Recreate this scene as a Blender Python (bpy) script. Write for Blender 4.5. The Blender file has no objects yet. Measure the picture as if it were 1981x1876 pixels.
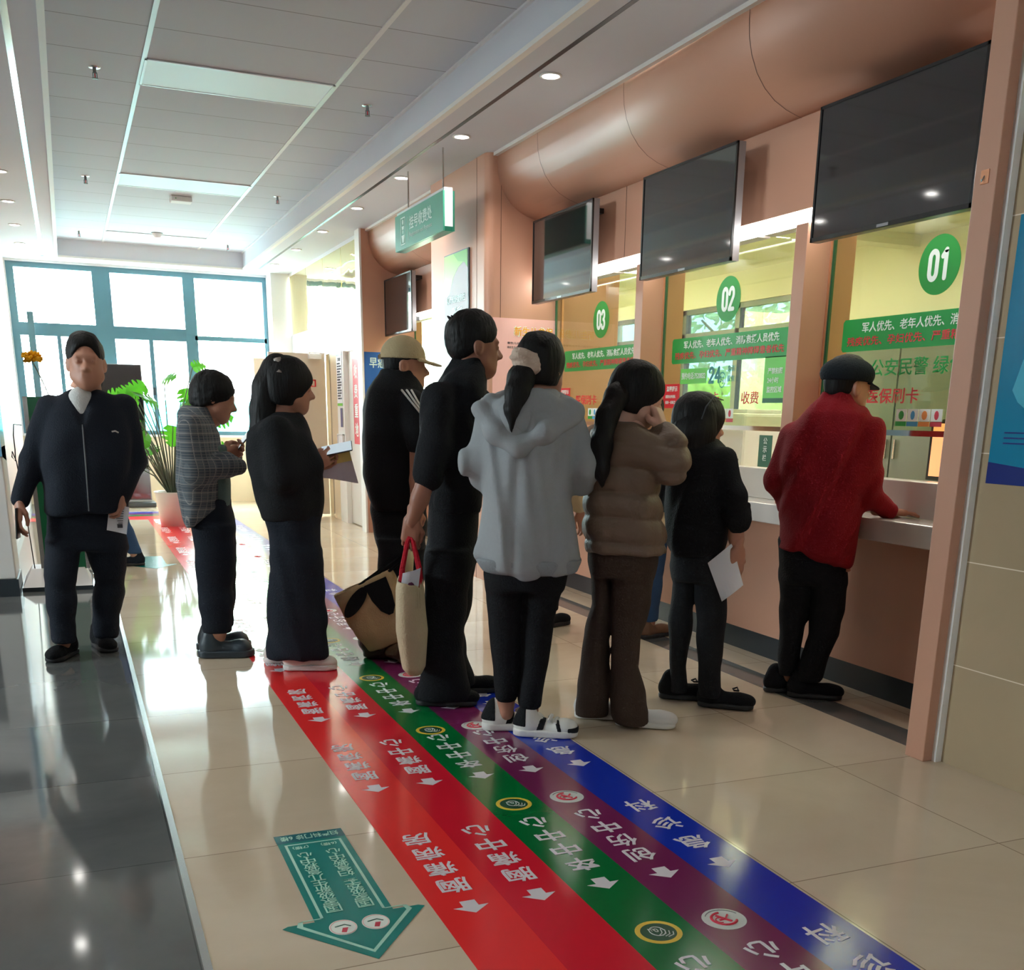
import bpy, math, random
import numpy as np
from mathutils import Matrix, Vector
random.seed(7)
SC = bpy.context.scene
COL = SC.collection

# ------------------------------------------------------------------ camera
cam_d = bpy.data.cameras.new('camera')
cam = bpy.data.objects.new('camera', cam_d)
COL.objects.link(cam)
SC.camera = cam
YAW, PITCH, ROLL = .4166, -.2797, .0189
fw = Vector((math.sin(YAW)*math.cos(PITCH), math.cos(YAW)*math.cos(PITCH), math.sin(PITCH)))
rt0 = Vector((math.cos(YAW), -math.sin(YAW), 0)); up0 = rt0.cross(fw)
rt = math.cos(ROLL)*rt0 + math.sin(ROLL)*up0
up = -math.sin(ROLL)*rt0 + math.cos(ROLL)*up0
cam.matrix_world = Matrix(((rt.x, up.x, -fw.x, 0), (rt.y, up.y, -fw.y, 0), (rt.z, up.z, -fw.z, 1.28), (0, 0, 0, 1)))
cam_d.sensor_fit = 'HORIZONTAL'
cam_d.sensor_width = 36
cam_d.lens = 36*2013.2/1981
cam_d.shift_x = (990.5-1043.0)/1981
cam_d.shift_y = (1382.6-938)/1981
cam_d.clip_start = .05; cam_d.clip_end = 500

# ------------------------------------------------------------------ world, exposure
W = bpy.data.worlds.new('world'); SC.world = W; W.use_nodes = True
bg = W.node_tree.nodes['Background']
bg.inputs[0].default_value = (.80, .95, 1.0, 1)
bg.inputs[1].default_value = 30.0
SC.view_settings.view_transform = 'Standard'
SC.view_settings.look = 'None'
SC.view_settings.gamma = 1
SC.view_settings.use_curve_mapping = False
SC.view_settings.exposure = 0.65
SC.cycles.max_bounces = 10
SC.cycles.diffuse_bounces = 5
SC.cycles.glossy_bounces = 5
SC.cycles.transparent_max_bounces = 16
SC.cycles.sample_clamp_indirect = 6

def portal(name, loc, rot, sx, sy):
    l = bpy.data.lights.new(name, 'AREA'); l.shape = 'RECTANGLE'; l.size = sx; l.size_y = sy
    l.cycles.is_portal = True
    o = bpy.data.objects.new(name, l); COL.objects.link(o); o.location = loc; o.rotation_euler = rot
    return o
portal('daylight_portal', (1.1, 16.06, 2.0), (-math.pi/2, 0, 0), 3.3, 2.2)
portal('office_daylight_portal', (6.56, 10.7, 1.8), (0, math.pi/2, 0), 1.3, 4.0)
portal('side_daylight_portal', (-6.35, 6.0, 2.3), (0, math.pi/2, math.pi), 1.0, 2.4)
# ------------------------------------------------------------------ helpers
def lin(r, g, b):
    f = lambda c: (c/255/12.92 if c/255 <= .04045 else ((c/255+.055)/1.055)**2.4)
    return (f(r), f(g), f(b), 1)

def mat(name, rgb, rough=.5, metal=0, spec=.5, noise=0, nscale=8, bump=0, bscale=60, emit=0, bstretch=None):
    m = bpy.data.materials.new(name); m.use_nodes = True
    nt = m.node_tree; b = nt.nodes['Principled BSDF']
    c = lin(*rgb)
    b.inputs['Base Color'].default_value = c
    b.inputs['Roughness'].default_value = rough
    b.inputs['Metallic'].default_value = metal
    b.inputs['Specular IOR Level'].default_value = spec
    if emit:
        b.inputs['Emission Color'].default_value = c
        b.inputs['Emission Strength'].default_value = emit
    if noise or bump:
        tc = nt.nodes.new('ShaderNodeTexCoord')
        mp = nt.nodes.new('ShaderNodeMapping'); nt.links.new(tc.outputs['Object'], mp.inputs[0])
        if bstretch: mp.inputs['Scale'].default_value = bstretch
    if noise:
        n = nt.nodes.new('ShaderNodeTexNoise'); n.inputs['Scale'].default_value = nscale; n.inputs['Detail'].default_value = 5
        nt.links.new(mp.outputs[0], n.inputs[0])
        mx = nt.nodes.new('ShaderNodeMix'); mx.data_type = 'RGBA'
        mx.inputs[6].default_value = tuple(x*(1-noise) for x in c[:3])+(1,)
        mx.inputs[7].default_value = tuple(min(1, x*(1+noise)) for x in c[:3])+(1,)
        nt.links.new(n.outputs[0], mx.inputs[0]); nt.links.new(mx.outputs[2], b.inputs['Base Color'])
    if bump:
        n2 = nt.nodes.new('ShaderNodeTexNoise'); n2.inputs['Scale'].default_value = bscale; n2.inputs['Detail'].default_value = 4
        nt.links.new(mp.outputs[0], n2.inputs[0])
        bp = nt.nodes.new('ShaderNodeBump'); bp.inputs['Strength'].default_value = bump; bp.inputs['Distance'].default_value = .02
        nt.links.new(n2.outputs[0], bp.inputs['Height']); nt.links.new(bp.outputs[0], b.inputs['Normal'])
    return m

def glass_mat(name, tint, gloss_rough=.0, ior=1.5, gain=1.0):
    m = bpy.data.materials.new(name); m.use_nodes = True
    nt = m.node_tree; nt.nodes.clear()
    out = nt.nodes.new('ShaderNodeOutputMaterial')
    tr = nt.nodes.new('ShaderNodeBsdfTransparent'); tr.inputs[0].default_value = tint+(1,)
    gl = nt.nodes.new('ShaderNodeBsdfGlossy'); gl.inputs['Roughness'].default_value = gloss_rough
    fr = nt.nodes.new('ShaderNodeFresnel')
    ge = nt.nodes.new('ShaderNodeNewGeometry'); mr = nt.nodes.new('ShaderNodeMapRange'); mr.inputs[3].default_value = ior; mr.inputs[4].default_value = 1/ior
    nt.links.new(ge.outputs['Backfacing'], mr.inputs[0]); nt.links.new(mr.outputs[0], fr.inputs[0])
    mx = nt.nodes.new('ShaderNodeMixShader')
    if gain != 1:
        mm = nt.nodes.new('ShaderNodeMath'); mm.operation = 'MULTIPLY'; mm.inputs[1].default_value = gain; mm.use_clamp = True
        nt.links.new(fr.outputs[0], mm.inputs[0]); nt.links.new(mm.outputs[0], mx.inputs[0])
    else:
        nt.links.new(fr.outputs[0], mx.inputs[0])
    nt.links.new(tr.outputs[0], mx.inputs[1]); nt.links.new(gl.outputs[0], mx.inputs[2])
    nt.links.new(mx.outputs[0], out.inputs[0])
    return m

def tile_mat(name, base, dark, rough, tx, ty, ox, oy, joint=.004, axes=(0, 1), jointcol=(150, 140, 125), vein=None, vscale=1.2, tilevar=.06, bump=0):
    m = bpy.data.materials.new(name); m.use_nodes = True
    nt = m.node_tree; N = nt.nodes; L = nt.links; b = N['Principled BSDF']
    tc = N.new('ShaderNodeTexCoord'); sp = N.new('ShaderNodeSeparateXYZ'); L.new(tc.outputs['Object'], sp.inputs[0])
    def M(op, a, bb=None):
        n = N.new('ShaderNodeMath'); n.operation = op
        for i, v in enumerate((a, bb)):
            if v is None: continue
            if isinstance(v, (int, float)): n.inputs[i].default_value = v
            else: L.new(v, n.inputs[i])
        return n.outputs[0]
    masks = []; cells = []
    for ax, t, o in ((axes[0], tx, ox), (axes[1], ty, oy)):
        u = M('DIVIDE', M('SUBTRACT', sp.outputs[ax], o), t)
        cells.append(M('FLOOR', u))
        d = M('ABSOLUTE', M('SUBTRACT', M('FRACT', u), .5))
        masks.append(M('GREATER_THAN', d, .5-joint/t/2))
    jm = M('MAXIMUM', masks[0], masks[1])
    wn = N.new('ShaderNodeTexWhiteNoise'); cb = N.new('ShaderNodeCombineXYZ')
    L.new(cells[0], cb.inputs[0]); L.new(cells[1], cb.inputs[1]); L.new(cb.outputs[0], wn.inputs['Vector'])
    nz = N.new('ShaderNodeTexNoise'); nz.inputs['Scale'].default_value = vscale; nz.inputs['Detail'].default_value = 6; nz.inputs['Roughness'].default_value = .6
    nz.inputs['Distortion'].default_value = .6
    off = N.new('ShaderNodeVectorMath'); off.operation = 'ADD'
    sc = N.new('ShaderNodeVectorMath'); sc.operation = 'SCALE'; sc.inputs['Scale'].default_value = 9
    L.new(wn.outputs['Color'], sc.inputs[0]); L.new(tc.outputs['Object'], off.inputs[0]); L.new(sc.outputs[0], off.inputs[1])
    L.new(off.outputs[0], nz.inputs['Vector'])
    mx = N.new('ShaderNodeMix'); mx.data_type = 'RGBA'; mx.inputs[6].default_value = lin(*dark); mx.inputs[7].default_value = lin(*base)
    rp = N.new('ShaderNodeMapRange'); rp.inputs[1].default_value = .3; rp.inputs[2].default_value = .7
    L.new(nz.outputs[0], rp.inputs[0]); L.new(rp.outputs[0], mx.inputs[0])
    col = mx.outputs[2]
    if vein:
        v2 = N.new('ShaderNodeTexNoise'); v2.inputs['Scale'].default_value = vscale*.9; v2.inputs['Detail'].default_value = 8; v2.inputs['Distortion'].default_value = 1.5
        L.new(off.outputs[0], v2.inputs['Vector'])
        vm = M('LESS_THAN', M('ABSOLUTE', M('SUBTRACT', v2.outputs[0], .5)), .006)
        mv = N.new('ShaderNodeMix'); mv.data_type = 'RGBA'; L.new(M('MULTIPLY', vm, .5), mv.inputs[0]); L.new(col, mv.inputs[6]); mv.inputs[7].default_value = lin(*vein)
        col = mv.outputs[2]
    hv = N.new('ShaderNodeHueSaturation'); L.new(col, hv.inputs['Color'])
    L.new(M('ADD', M('MULTIPLY', wn.outputs['Value'], tilevar), 1-tilevar/2), hv.inputs['Value'])
    mj = N.new('ShaderNodeMix'); mj.data_type = 'RGBA'; L.new(jm, mj.inputs[0]); L.new(hv.outputs[0], mj.inputs[6]); mj.inputs[7].default_value = lin(*jointcol)
    L.new(mj.outputs[2], b.inputs['Base Color'])
    b.inputs['Roughness'].default_value = rough
    if bump:
        wv = N.new('ShaderNodeTexNoise'); wv.inputs['Scale'].default_value = 3.5; L.new(off.outputs[0], wv.inputs['Vector'])
        bp = N.new('ShaderNodeBump'); bp.inputs['Strength'].default_value = bump; bp.inputs['Distance'].default_value = .01
        L.new(wv.outputs[0], bp.inputs['Height']); L.new(bp.outputs[0], b.inputs['Normal'])
    return m

class MB:
    def __init__(s): s.v = []; s.f = []; s.m = []; s.mats = []; s.marks = []
    def mi(s, m):
        if m not in s.mats: s.mats.append(m)
        return s.mats.index(m)
    def add(s, vs, fs, m, M=None):
        o = len(s.v); k = s.mi(m)
        for p in vs:
            p = Vector(p)
            s.v.append(tuple(M @ p) if M is not None else tuple(p))
        for f in fs: s.f.append(tuple(i+o for i in f)); s.m.append(k)
        return s
    def box(s, a, b, m, M=None):
        x0, y0, z0 = (min(a[i], b[i]) for i in range(3)); x1, y1, z1 = (max(a[i], b[i]) for i in range(3))
        vs = [(x0,y0,z0),(x1,y0,z0),(x1,y1,z0),(x0,y1,z0),(x0,y0,z1),(x1,y0,z1),(x1,y1,z1),(x0,y1,z1)]
        return s.add(vs, [(0,3,2,1),(4,5,6,7),(0,1,5,4),(1,2,6,5),(2,3,7,6),(3,0,4,7)], m, M)
    def prism(s, poly, z0, z1, m, M=None):
        n = len(poly)
        a = sum(poly[i][0]*poly[(i+1)%n][1]-poly[(i+1)%n][0]*poly[i][1] for i in range(n))
        if a < 0: poly = poly[::-1]
        vs = [(p[0],p[1],z0) for p in poly]+[(p[0],p[1],z1) for p in poly]
        fs = [tuple(range(n))[::-1], tuple(range(n, 2*n))]+[(i,(i+1)%n,(i+1)%n+n,i+n) for i in range(n)]
        return s.add(vs, fs, m, M)
    def cyl(s, a, b, r0, m, r1=None, n=16, cap=True):
        a = Vector(a); b = Vector(b); r1 = r0 if r1 is None else r1
        d = (b-a).normalized(); u = d.orthogonal().normalized(); w = d.cross(u)
        vs = []
        for c, r in ((a, r0), (b, r1)):
            for i in range(n):
                t = 2*math.pi*i/n; vs.append(c+u*math.cos(t)*r+w*math.sin(t)*r)
        fs = [(i,(i+1)%n,(i+1)%n+n,i+n) for i in range(n)]
        if cap: fs += [tuple(range(n))[::-1], tuple(range(n,2*n))]
        return s.add(vs, fs, m)
    def tube(s, pts, r, m, n=8):
        pts = [Vector(p) for p in pts]; vs = []; k = len(pts); u = None
        for i, p in enumerate(pts):
            d = (pts[min(i+1,k-1)]-pts[max(i-1,0)]).normalized()
            u = d.orthogonal().normalized() if u is None else (u-d*u.dot(d)).normalized()
            w = d.cross(u); rr = r[i] if isinstance(r, (list, tuple)) else r
            for j in range(n):
                t = 2*math.pi*j/n; vs.append(p+u*math.cos(t)*rr+w*math.sin(t)*rr)
        fs = [(i*n+j, i*n+(j+1)%n, (i+1)*n+(j+1)%n, (i+1)*n+j) for i in range(k-1) for j in range(n)]
        fs += [tuple(range(n))[::-1], tuple(range((k-1)*n, k*n))]
        return s.add(vs, fs, m)
    def lathe(s, prof, m, n=24, M=None):
        vs = [(r*math.cos(2*math.pi*j/n), r*math.sin(2*math.pi*j/n), z) for r, z in prof for j in range(n)]
        k = len(prof)
        fs = [(i*n+j, i*n+(j+1)%n, (i+1)*n+(j+1)%n, (i+1)*n+j) for i in range(k-1) for j in range(n)]
        return s.add(vs, fs, m, M)
    def mesh(s, me, m, M=None):
        return s.add([v.co.copy() for v in me.vertices], [tuple(p.vertices) for p in me.polygons], m, M)
    def parts(s):
        """one builder per written line"""
        cut = sorted({0, len(s.f)} | set(s.marks)); out = []
        for a, b in zip(cut, cut[1:]):
            q = MB(); q.mats = s.mats; used = sorted({i for f in s.f[a:b] for i in f}); ix = {k: j for j, k in enumerate(used)}
            q.v = [s.v[k] for k in used]; q.f = [tuple(ix[i] for i in f) for f in s.f[a:b]]; q.m = s.m[a:b]; out.append(q)
        return out
    def build(s, name, parent=None, smooth=False, bevel=0):
        if name == 'lettering' and len(s.marks) > 1:
            return [q.build(name, parent, smooth, bevel) for q in s.parts() if q.f][-1]
        me = bpy.data.meshes.new(name); me.from_pydata(s.v, [], s.f)
        for m in s.mats: me.materials.append(m)
        for p, k in zip(me.polygons, s.m): p.material_index = k; p.use_smooth = smooth
        me.update()
        o = bpy.data.objects.new(name, me); COL.objects.link(o)
        if parent is not None: o.parent = parent
        if bevel:
            b = o.modifiers.new('bevel', 'BEVEL'); b.width = bevel; b.segments = 2; b.limit_method = 'ANGLE'
        return o

def tag(o, label, cat, group=None, kind=None):
    o['label'] = label; o['category'] = cat
    if group: o['group'] = group
    if kind: o['kind'] = kind
    return o
def struct(o, label=None, cat=None):
    o['kind'] = 'structure'
    if label: o['label'] = label
    if cat: o['category'] = cat
    return o
def empty(name, loc, rz=0):
    o = bpy.data.objects.new(name, None); COL.objects.link(o); o.location = loc; o.rotation_euler = (0, 0, rz)
    o.empty_display_size = .1
    return o
def thing(name, label, cat, loc=(0, 0, 0), rz=0, group=None):
    return tag(empty(name, loc, rz), label, cat, group)
def copy_tree(o, parent=None, keep=True):
    c = o.copy(); COL.objects.link(c)
    if parent is not None: c.parent = parent
    for ch in o.children: copy_tree(ch, c)
    return c
def frame(origin, right, up_):
    r = Vector(right).normalized(); u = Vector(up_).normalized(); n = r.cross(u)
    return Matrix(((r.x,u.x,n.x,origin[0]),(r.y,u.y,n.y,origin[1]),(r.z,u.z,n.z,origin[2]),(0,0,0,1)))
_tx = {}
def glyphs(txt, bold=.0):
    key = (txt, bold)
    if key not in _tx:
        c = bpy.data.curves.new('lettering', 'FONT'); c.body = txt; c.size = 1; c.offset = bold; c.resolution_u = 2
        c.fill_mode = 'BOTH'; c.extrude = .002
        o = bpy.data.objects.new('lettering', c); COL.objects.link(o)
        me = bpy.data.meshes.new_from_object(o)
        bpy.data.objects.remove(o)
        co = np.array([v.co[:] for v in me.vertices]) if len(me.vertices) else np.zeros((1, 3))
        _tx[key] = (me, co.min(0), co.max(0))
    return _tx[key]
def strokes(mb, lines, wd, m, M, z=.001):
    """flat thick pen strokes"""
    for pts in lines:
        for i, p in enumerate(pts):
            mb.prism([(p[0]+wd*math.cos(k*.5236), p[1]+wd*math.sin(k*.5236)) for k in range(12)], 0, z+.00001*i, m, M)
            if i:
                q = pts[i-1]; d = Vector((p[0]-q[0], p[1]-q[1])); l = d.length
                if l < 1e-6: continue
                n = Vector((-d.y, d.x))/l*wd
                mb.prism([(q[0]+n.x, q[1]+n.y), (q[0]-n.x, q[1]-n.y), (p[0]-n.x, p[1]-n.y), (p[0]+n.x, p[1]+n.y)], 0, z+.000005*i, m, M)
def arc(cx, cy, rx, ry, a0, a1, n=10): return [(cx+rx*math.cos(math.radians(a0+(a1-a0)*k/n)), cy+ry*math.sin(math.radians(a0+(a1-a0)*k/n))) for k in range(n+1)]
DIG = {'0': [arc(.5, .72, .32, .2, 0, 180)+arc(.5, .28, .32, .2, 180, 360)+[(.82, .72)]], '1': [[(.3, .75), (.58, .92), (.58, .08)]], '2': [arc(.5, .68, .32, .24, 175, -25)+[(.2, .08), (.84, .08)]], '3': [arc(.48, .71, .3, .21, 160, -80)+arc(.48, .28, .34, .22, 80, -165)], '4': [[(.66, .08), (.66, .92), (.14, .34), (.9, .34)]]}
def digits(mb, s, M, h, w, wd, m):
    mb.marks.append(len(mb.f))
    for i, ch in enumerate(s):
        strokes(mb, [[((i+p[0])*w, p[1]*h) for p in ln] for ln in DIG[ch]], wd, m, M)
def text(mb, txt, M, h, m, bold=.012, w=None, align='L', thick=.0012, mark=True):
    """write txt into mesh builder mb: plane M (x right, y up), cap height h, optional total width w"""
    if mark: mb.marks.append(len(mb.f))
    me, lo, hi = glyphs(txt, min(bold, .02))
    sy = h/max(1e-6, hi[1]-lo[1]); sx = sy if w is None else w/max(1e-6, hi[0]-lo[0])
    tw = (hi[0]-lo[0])*sx
    x0 = 0 if align == 'L' else -tw/2
    T = M @ Matrix.Translation((x0-lo[0]*sx, -lo[1]*sy, thick/2)) @ Matrix.Diagonal((sx, sy, thick/.004, 1))
    mb.mesh(me, m, T); return tw
def vtext(mb, txt, M, size, pitch, m, bold=.012):
    """characters one under another, first at top; M origin = centre of first character"""
    mb.marks.append(len(mb.f))
    for i, ch in enumerate(txt):
        text(mb, ch, M @ Matrix.Translation((0, -i*pitch-size/2, 0)), size, m, bold, w=size, align='C', mark=False)
# ------------------------------------------------------------------ materials
M_floor = tile_mat('cream_polished_tile', (222, 205, 180), (203, 184, 158), .07, .8, .8, .19, 3.02, joint=.004, jointcol=(150, 132, 110), vscale=.9, bump=.012)
M_floord = tile_mat('grey_marble_tile', (112, 114, 112), (84, 87, 87), .07, .8, .8, .17, 3.02, joint=.004, jointcol=(70, 72, 72), vscale=.8, bump=.012)
M_steel = mat('brushed_steel', (200, 200, 198), .25, 1)
M_chrome = mat('polished_steel', (215, 218, 215), .12, 1)
M_white = mat('white_paint', (226, 226, 228), .6)
M_trimw = mat('white_trim', (238, 236, 232), .5)
M_ceil = mat('ceiling_paint', (212, 215, 224), .75)
M_tilec = tile_mat('ceiling_panel_tile', (196, 199, 209), (194, 197, 207), .7, 1.165, .574, .63, 6.887, joint=.008, jointcol=(126, 126, 132), tilevar=.03)
M_tee = mat('ceiling_grid_bar', (225, 225, 228), .35)
M_slot = mat('dark_air_slot', (48, 50, 56), .35, .3)
M_copper = mat('copper_panel', (194, 146, 122), .42, 0, .35, noise=.03, nscale=2)
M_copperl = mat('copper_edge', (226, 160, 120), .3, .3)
M_seam = mat('panel_seam', (92, 60, 48), .6)
M_tilew = tile_mat('beige_wall_tile', (182, 162, 132), (172, 152, 122), .16, 1.6, .394, 2.0, .391, joint=.004, axes=(1, 2), jointcol=(236, 222, 200), vscale=.8, tilevar=.03)
M_dado = mat('cream_wall_tile', (232, 216, 188), .2, noise=.03)
M_wallp = mat('pale_pink_wall', (206, 178, 164), .45)
M_frame = mat('hazy_teal_frame', (84, 122, 134), .4, .2)  # colour lightened to carry the haze over the window wall
M_frame2 = mat('dark_grey_frame', (58, 66, 72), .4, .2)
M_black = mat('black_plastic', (16, 17, 19), .35)
M_dark = mat('dark_skirting', (38, 46, 52), .3)
M_led = mat('led_tube', (255, 255, 250), .5, emit=9)
M_lamp = mat('downlight_lens', (255, 252, 246), .5, emit=22)
M_panelight = mat('light_diffuser', (206, 226, 226), .5, emit=.12)
M_green = mat('green_film', (10, 150, 62), .35)
M_greend = mat('dark_green', (14, 92, 60), .4)
M_wfilm = mat('white_film', (236, 244, 234), .45)
M_redf = mat('red_film', (214, 40, 52), .4)
M_stone = mat('pale_counter_stone', (214, 210, 204), .2, noise=.05, nscale=5)
M_dimpane = glass_mat('blue_dimming_glass', (.17, .22, .265))  # invented tint that dims the overbright sky behind the office
M_pane = glass_mat('window_pane_glass', (.96, .99, .98))
M_sglass = glass_mat('green_service_glass', (.88, .93, .76), ior=1.5, gain=1.1)
M_mirror = bpy.data.materials.new('gold_reflective_glass'); M_mirror.use_nodes = True
_b = M_mirror.node_tree.nodes['Principled BSDF']; _b.inputs['Base Color'].default_value = lin(222, 206, 150); _b.inputs['Metallic'].default_value = .9; _b.inputs['Roughness'].default_value = .05
_n = M_mirror.node_tree.nodes.new('ShaderNodeTexNoise'); _n.inputs['Scale'].default_value = 2.2
_tc = M_mirror.node_tree.nodes.new('ShaderNodeTexCoord'); M_mirror.node_tree.links.new(_tc.outputs['Object'], _n.inputs['Vector'])
_bp = M_mirror.node_tree.nodes.new('ShaderNodeBump'); _bp.inputs['Strength'].default_value = .12; _bp.inputs['Distance'].default_value = .05
M_mirror.node_tree.links.new(_n.outputs[0], _bp.inputs['Height']); M_mirror.node_tree.links.new(_bp.outputs[0], _b.inputs['Normal'])
M_cream = mat('office_cream_paint', (226, 224, 206), .6)
M_creamd = mat('office_cream_board', (214, 206, 168), .5)
M_grey = mat('mid_grey', (120, 124, 126), .5)
M_paper = mat('white_paper', (232, 232, 236), .7)
M_ink = mat('print_ink', (70, 70, 76), .7)

# ------------------------------------------------------------------ floor, ceiling
R_ = (-1, 0, 0)
o = MB().box((.195, -4, -.12), (8, 16.1, 0), M_floor).build('floor'); struct(o)
o = MB().box((-6.1, -4, -.12), (.175, 16.1, 0), M_floord).build('floor'); struct(o)
o = MB().box((.175, -4, -.12), (.195, 16.1, .0015), M_steel).build('trim_1'); struct(o)
o = MB().box((3.045, 3.06, .0), (3.215, 11.44, .0012), M_floord).build('trim_2'); struct(o)

ZC, ZT = 3.10, 3.303
c = MB()
c.box((-6.1, -4, ZC), (.07, 16.1, ZC+.3), M_ceil)
c.box((2.36, -4, ZC), (8, 2.5, ZC+.3), M_ceil)
c.box((2.36, 2.5, ZC), (3.06, 16.1, ZC+.3), M_ceil)
c.box((.07, 15.42, ZC), (2.36, 16.1, ZC+.3), M_ceil)
o = c.build('ceiling'); struct(o)
o = MB().box((.07, -4, ZT), (2.36, 15.42, ZT+.06), M_tilec).build('ceiling'); struct(o)
# lip round the tray
c = MB()
for a, b in (((.05, -4, ZC-.012), (.085, 15.44, ZC+.012)), ((2.345, -4, ZC-.012), (2.385, 15.44, ZC+.012)), ((.05, 15.405, ZC-.012), (2.385, 15.44, ZC+.012))):
    c.box(a, b, M_trimw)
for x in (.628, 1.793): c.box((x-.014, -4, ZT-.006), (x+.014, 15.42, ZT), M_tee)
c.box((.07, -4, ZT-.012), (.092, 15.42, ZT), M_tee); c.box((2.338, -4, ZT-.012), (2.36, 15.42, ZT), M_tee)
o = c.build('trim_3'); struct(o)
o = MB().box((2.528, -4, ZC-.002), (2.556, 15.3, ZC), M_slot).build('trim_4'); struct(o)
o = MB().box((-.11, -4, ZC-.002), (-.075, 15.5, ZC), M_chrome).build('trim_5'); struct(o)

# ------------------------------------------------------------------ right side: tiled wall, pilaster, pillars, soffits
o = MB().box((3.03, -4, 0), (3.3, 2.94, ZC), M_tilew).build('wall_right'); struct(o)
o = MB().box((3.0, 2.925, 0), (3.035, 2.945, ZC), M_trimw).build('trim_6'); struct(o)
o = MB().box((2.955, 2.945, 0), (3.70, 3.045, ZC), M_copper).build('pilaster', bevel=.004)
struct(o, 'brown panelled pilaster at the near end of the service counters', 'pilaster')
def round_pillar(name, x0, x1, y0, y1, z0, z1, r):
    p = [(x1, y0)]
    for k in range(9):
        t = math.pi/2*k/8; p.append((x0+r-r*math.sin(t), y0+r-r*math.cos(t)))
    p += [(x0, y1), (x1, y1)]
    return MB().prism(p, z0, z1, M_copper).build(name, smooth=False)
pil = round_pillar('pillar', 2.95, 3.58, 7.78, 9.1, 0, ZC, .06)
MB().box((2.9485, 7.99, 0), (2.9500, 7.993, ZC), M_seam).build('panel_joint', pil)
MB().box((3.06, 7.7785, 0), (3.063, 7.7800, ZC), M_seam).build('panel_joint', pil)
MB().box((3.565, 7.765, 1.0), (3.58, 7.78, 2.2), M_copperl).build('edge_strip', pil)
struct(pil, 'broad rounded brown pillar carrying the green health poster', 'pillar')
pil2 = MB().box((2.95, 11.45, 0), (3.6, 11.62, ZC), M_copper).build('pillar'); struct(pil2, 'narrow brown pillar carrying the blue poster beside the doorway', 'pillar')
MB().box((2.93, 11.445, 0), (2.951, 11.63, ZC), M_trimw).build('edge_strip', pil2)
# wooden partition behind the glass next to the big pillar
o = MB().box((3.58, 7.78, 0), (4.06, 9.1, 2.75), M_copper).build('wall_partition'); struct(o)

PROF = [(3.03, 3.115), (3.03, 3.04), (3.036, 2.97), (3.055, 2.90), (3.09, 2.83), (3.14, 2.772), (3.20, 2.728), (3.27, 2.697), (3.34, 2.678), (3.40, 2.668), (3.40, 3.115)]
def soffit(name, y0, y1, seams, label):
    mb = MB()
    vs = [(x, y, z) for y in (y0, y1) for x, z in PROF]; n = len(PROF)
    fs = [(i, i+n, (i+1) % n+n, (i+1) % n) for i in range(n)]+[tuple(range(n)), tuple(range(n, 2*n))[::-1]]
    mb.add(vs, fs, M_copper)
    o = mb.build(name)
    for p in o.data.polygons[:9]: p.use_smooth = True
    for y in seams:
        s = MB()
        pr = [(x-.0015, z-.001) for x, z in PROF[:10]]
        vs = [(x, yy, z) for yy in (y-.002, y+.002) for x, z in pr]; m_ = len(pr)
        s.add(vs, [(i, i+m_, i+1+m_, i+1) for i in range(m_-1)], M_seam)
        s.build('panel_joint', o)
    struct(o, label, 'soffit'); return o
soffit('soffit', 3.045, 7.78, (4.62, 5.84, 7.05), 'curved brown soffit above the three near screens')
soffit('soffit', 9.1, 11.45, (10.3,), 'short curved brown soffit beyond the broad pillar')
o = MB().box((3.0, 2.945, ZC-.022), (3.032, 11.45, ZC), M_trimw).build('trim_7'); struct(o)
for y0, y1 in ((3.045, 7.78), (9.1, 11.45)):
    o = MB().box((3.36, y0, 2.262), (3.62, y1, 2.70), M_copper).build('wall_fascia'); struct(o)
    s = MB()
    y = y0+.9
    while y < y1: s.box((3.3585, y-.002, 2.262), (3.3600, y+.002, 2.70), M_seam); y += 1.22
    s.build('panel_joint', o)

# window posts between the service windows
for y, lab in ((4.50, 'brown wooden post between windows 01 and 02'), (6.12, 'brown wooden post between windows 02 and 03'), (10.25, 'brown wooden post in the far window bay')):
    o = MB().box((3.36, y, .86), (3.66, y+.095, 2.20), M_copper).build('window_post', bevel=.003)
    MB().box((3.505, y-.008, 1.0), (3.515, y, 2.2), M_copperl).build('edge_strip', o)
    struct(o, lab, 'post')

# ------------------------------------------------------------------ counters
def counter(y0, y1, label):
    t = thing('service_counter', label, 'counter', (3.42, (y0+y1)/2, 0))
    L_ = (y1-y0)/2; T = Matrix.Translation((-3.42, 0, 0))
    MB().box((3.46, -L_, .125), (3.58, L_, .76), M_copper, T).build('front_panel', t)
    MB().box((3.468, -L_, 0), (3.58, L_, .125), M_dark, T).build('kick_plate', t)
    MB().box((3.325, -L_, .758), (3.53, L_, .858), M_stone, T).build('counter_slab', t, bevel=.006)
    MB().box((3.525, -L_, .858), (3.64, L_, 1.022), M_stone, T).build('upstand', t, bevel=.004)
    return t
counter(3.045, 7.78, 'pale stone counter with brown front under windows 01 to 03')
counter(9.1, 11.45, 'pale stone counter in the far bay beyond the broad pillar')

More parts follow.
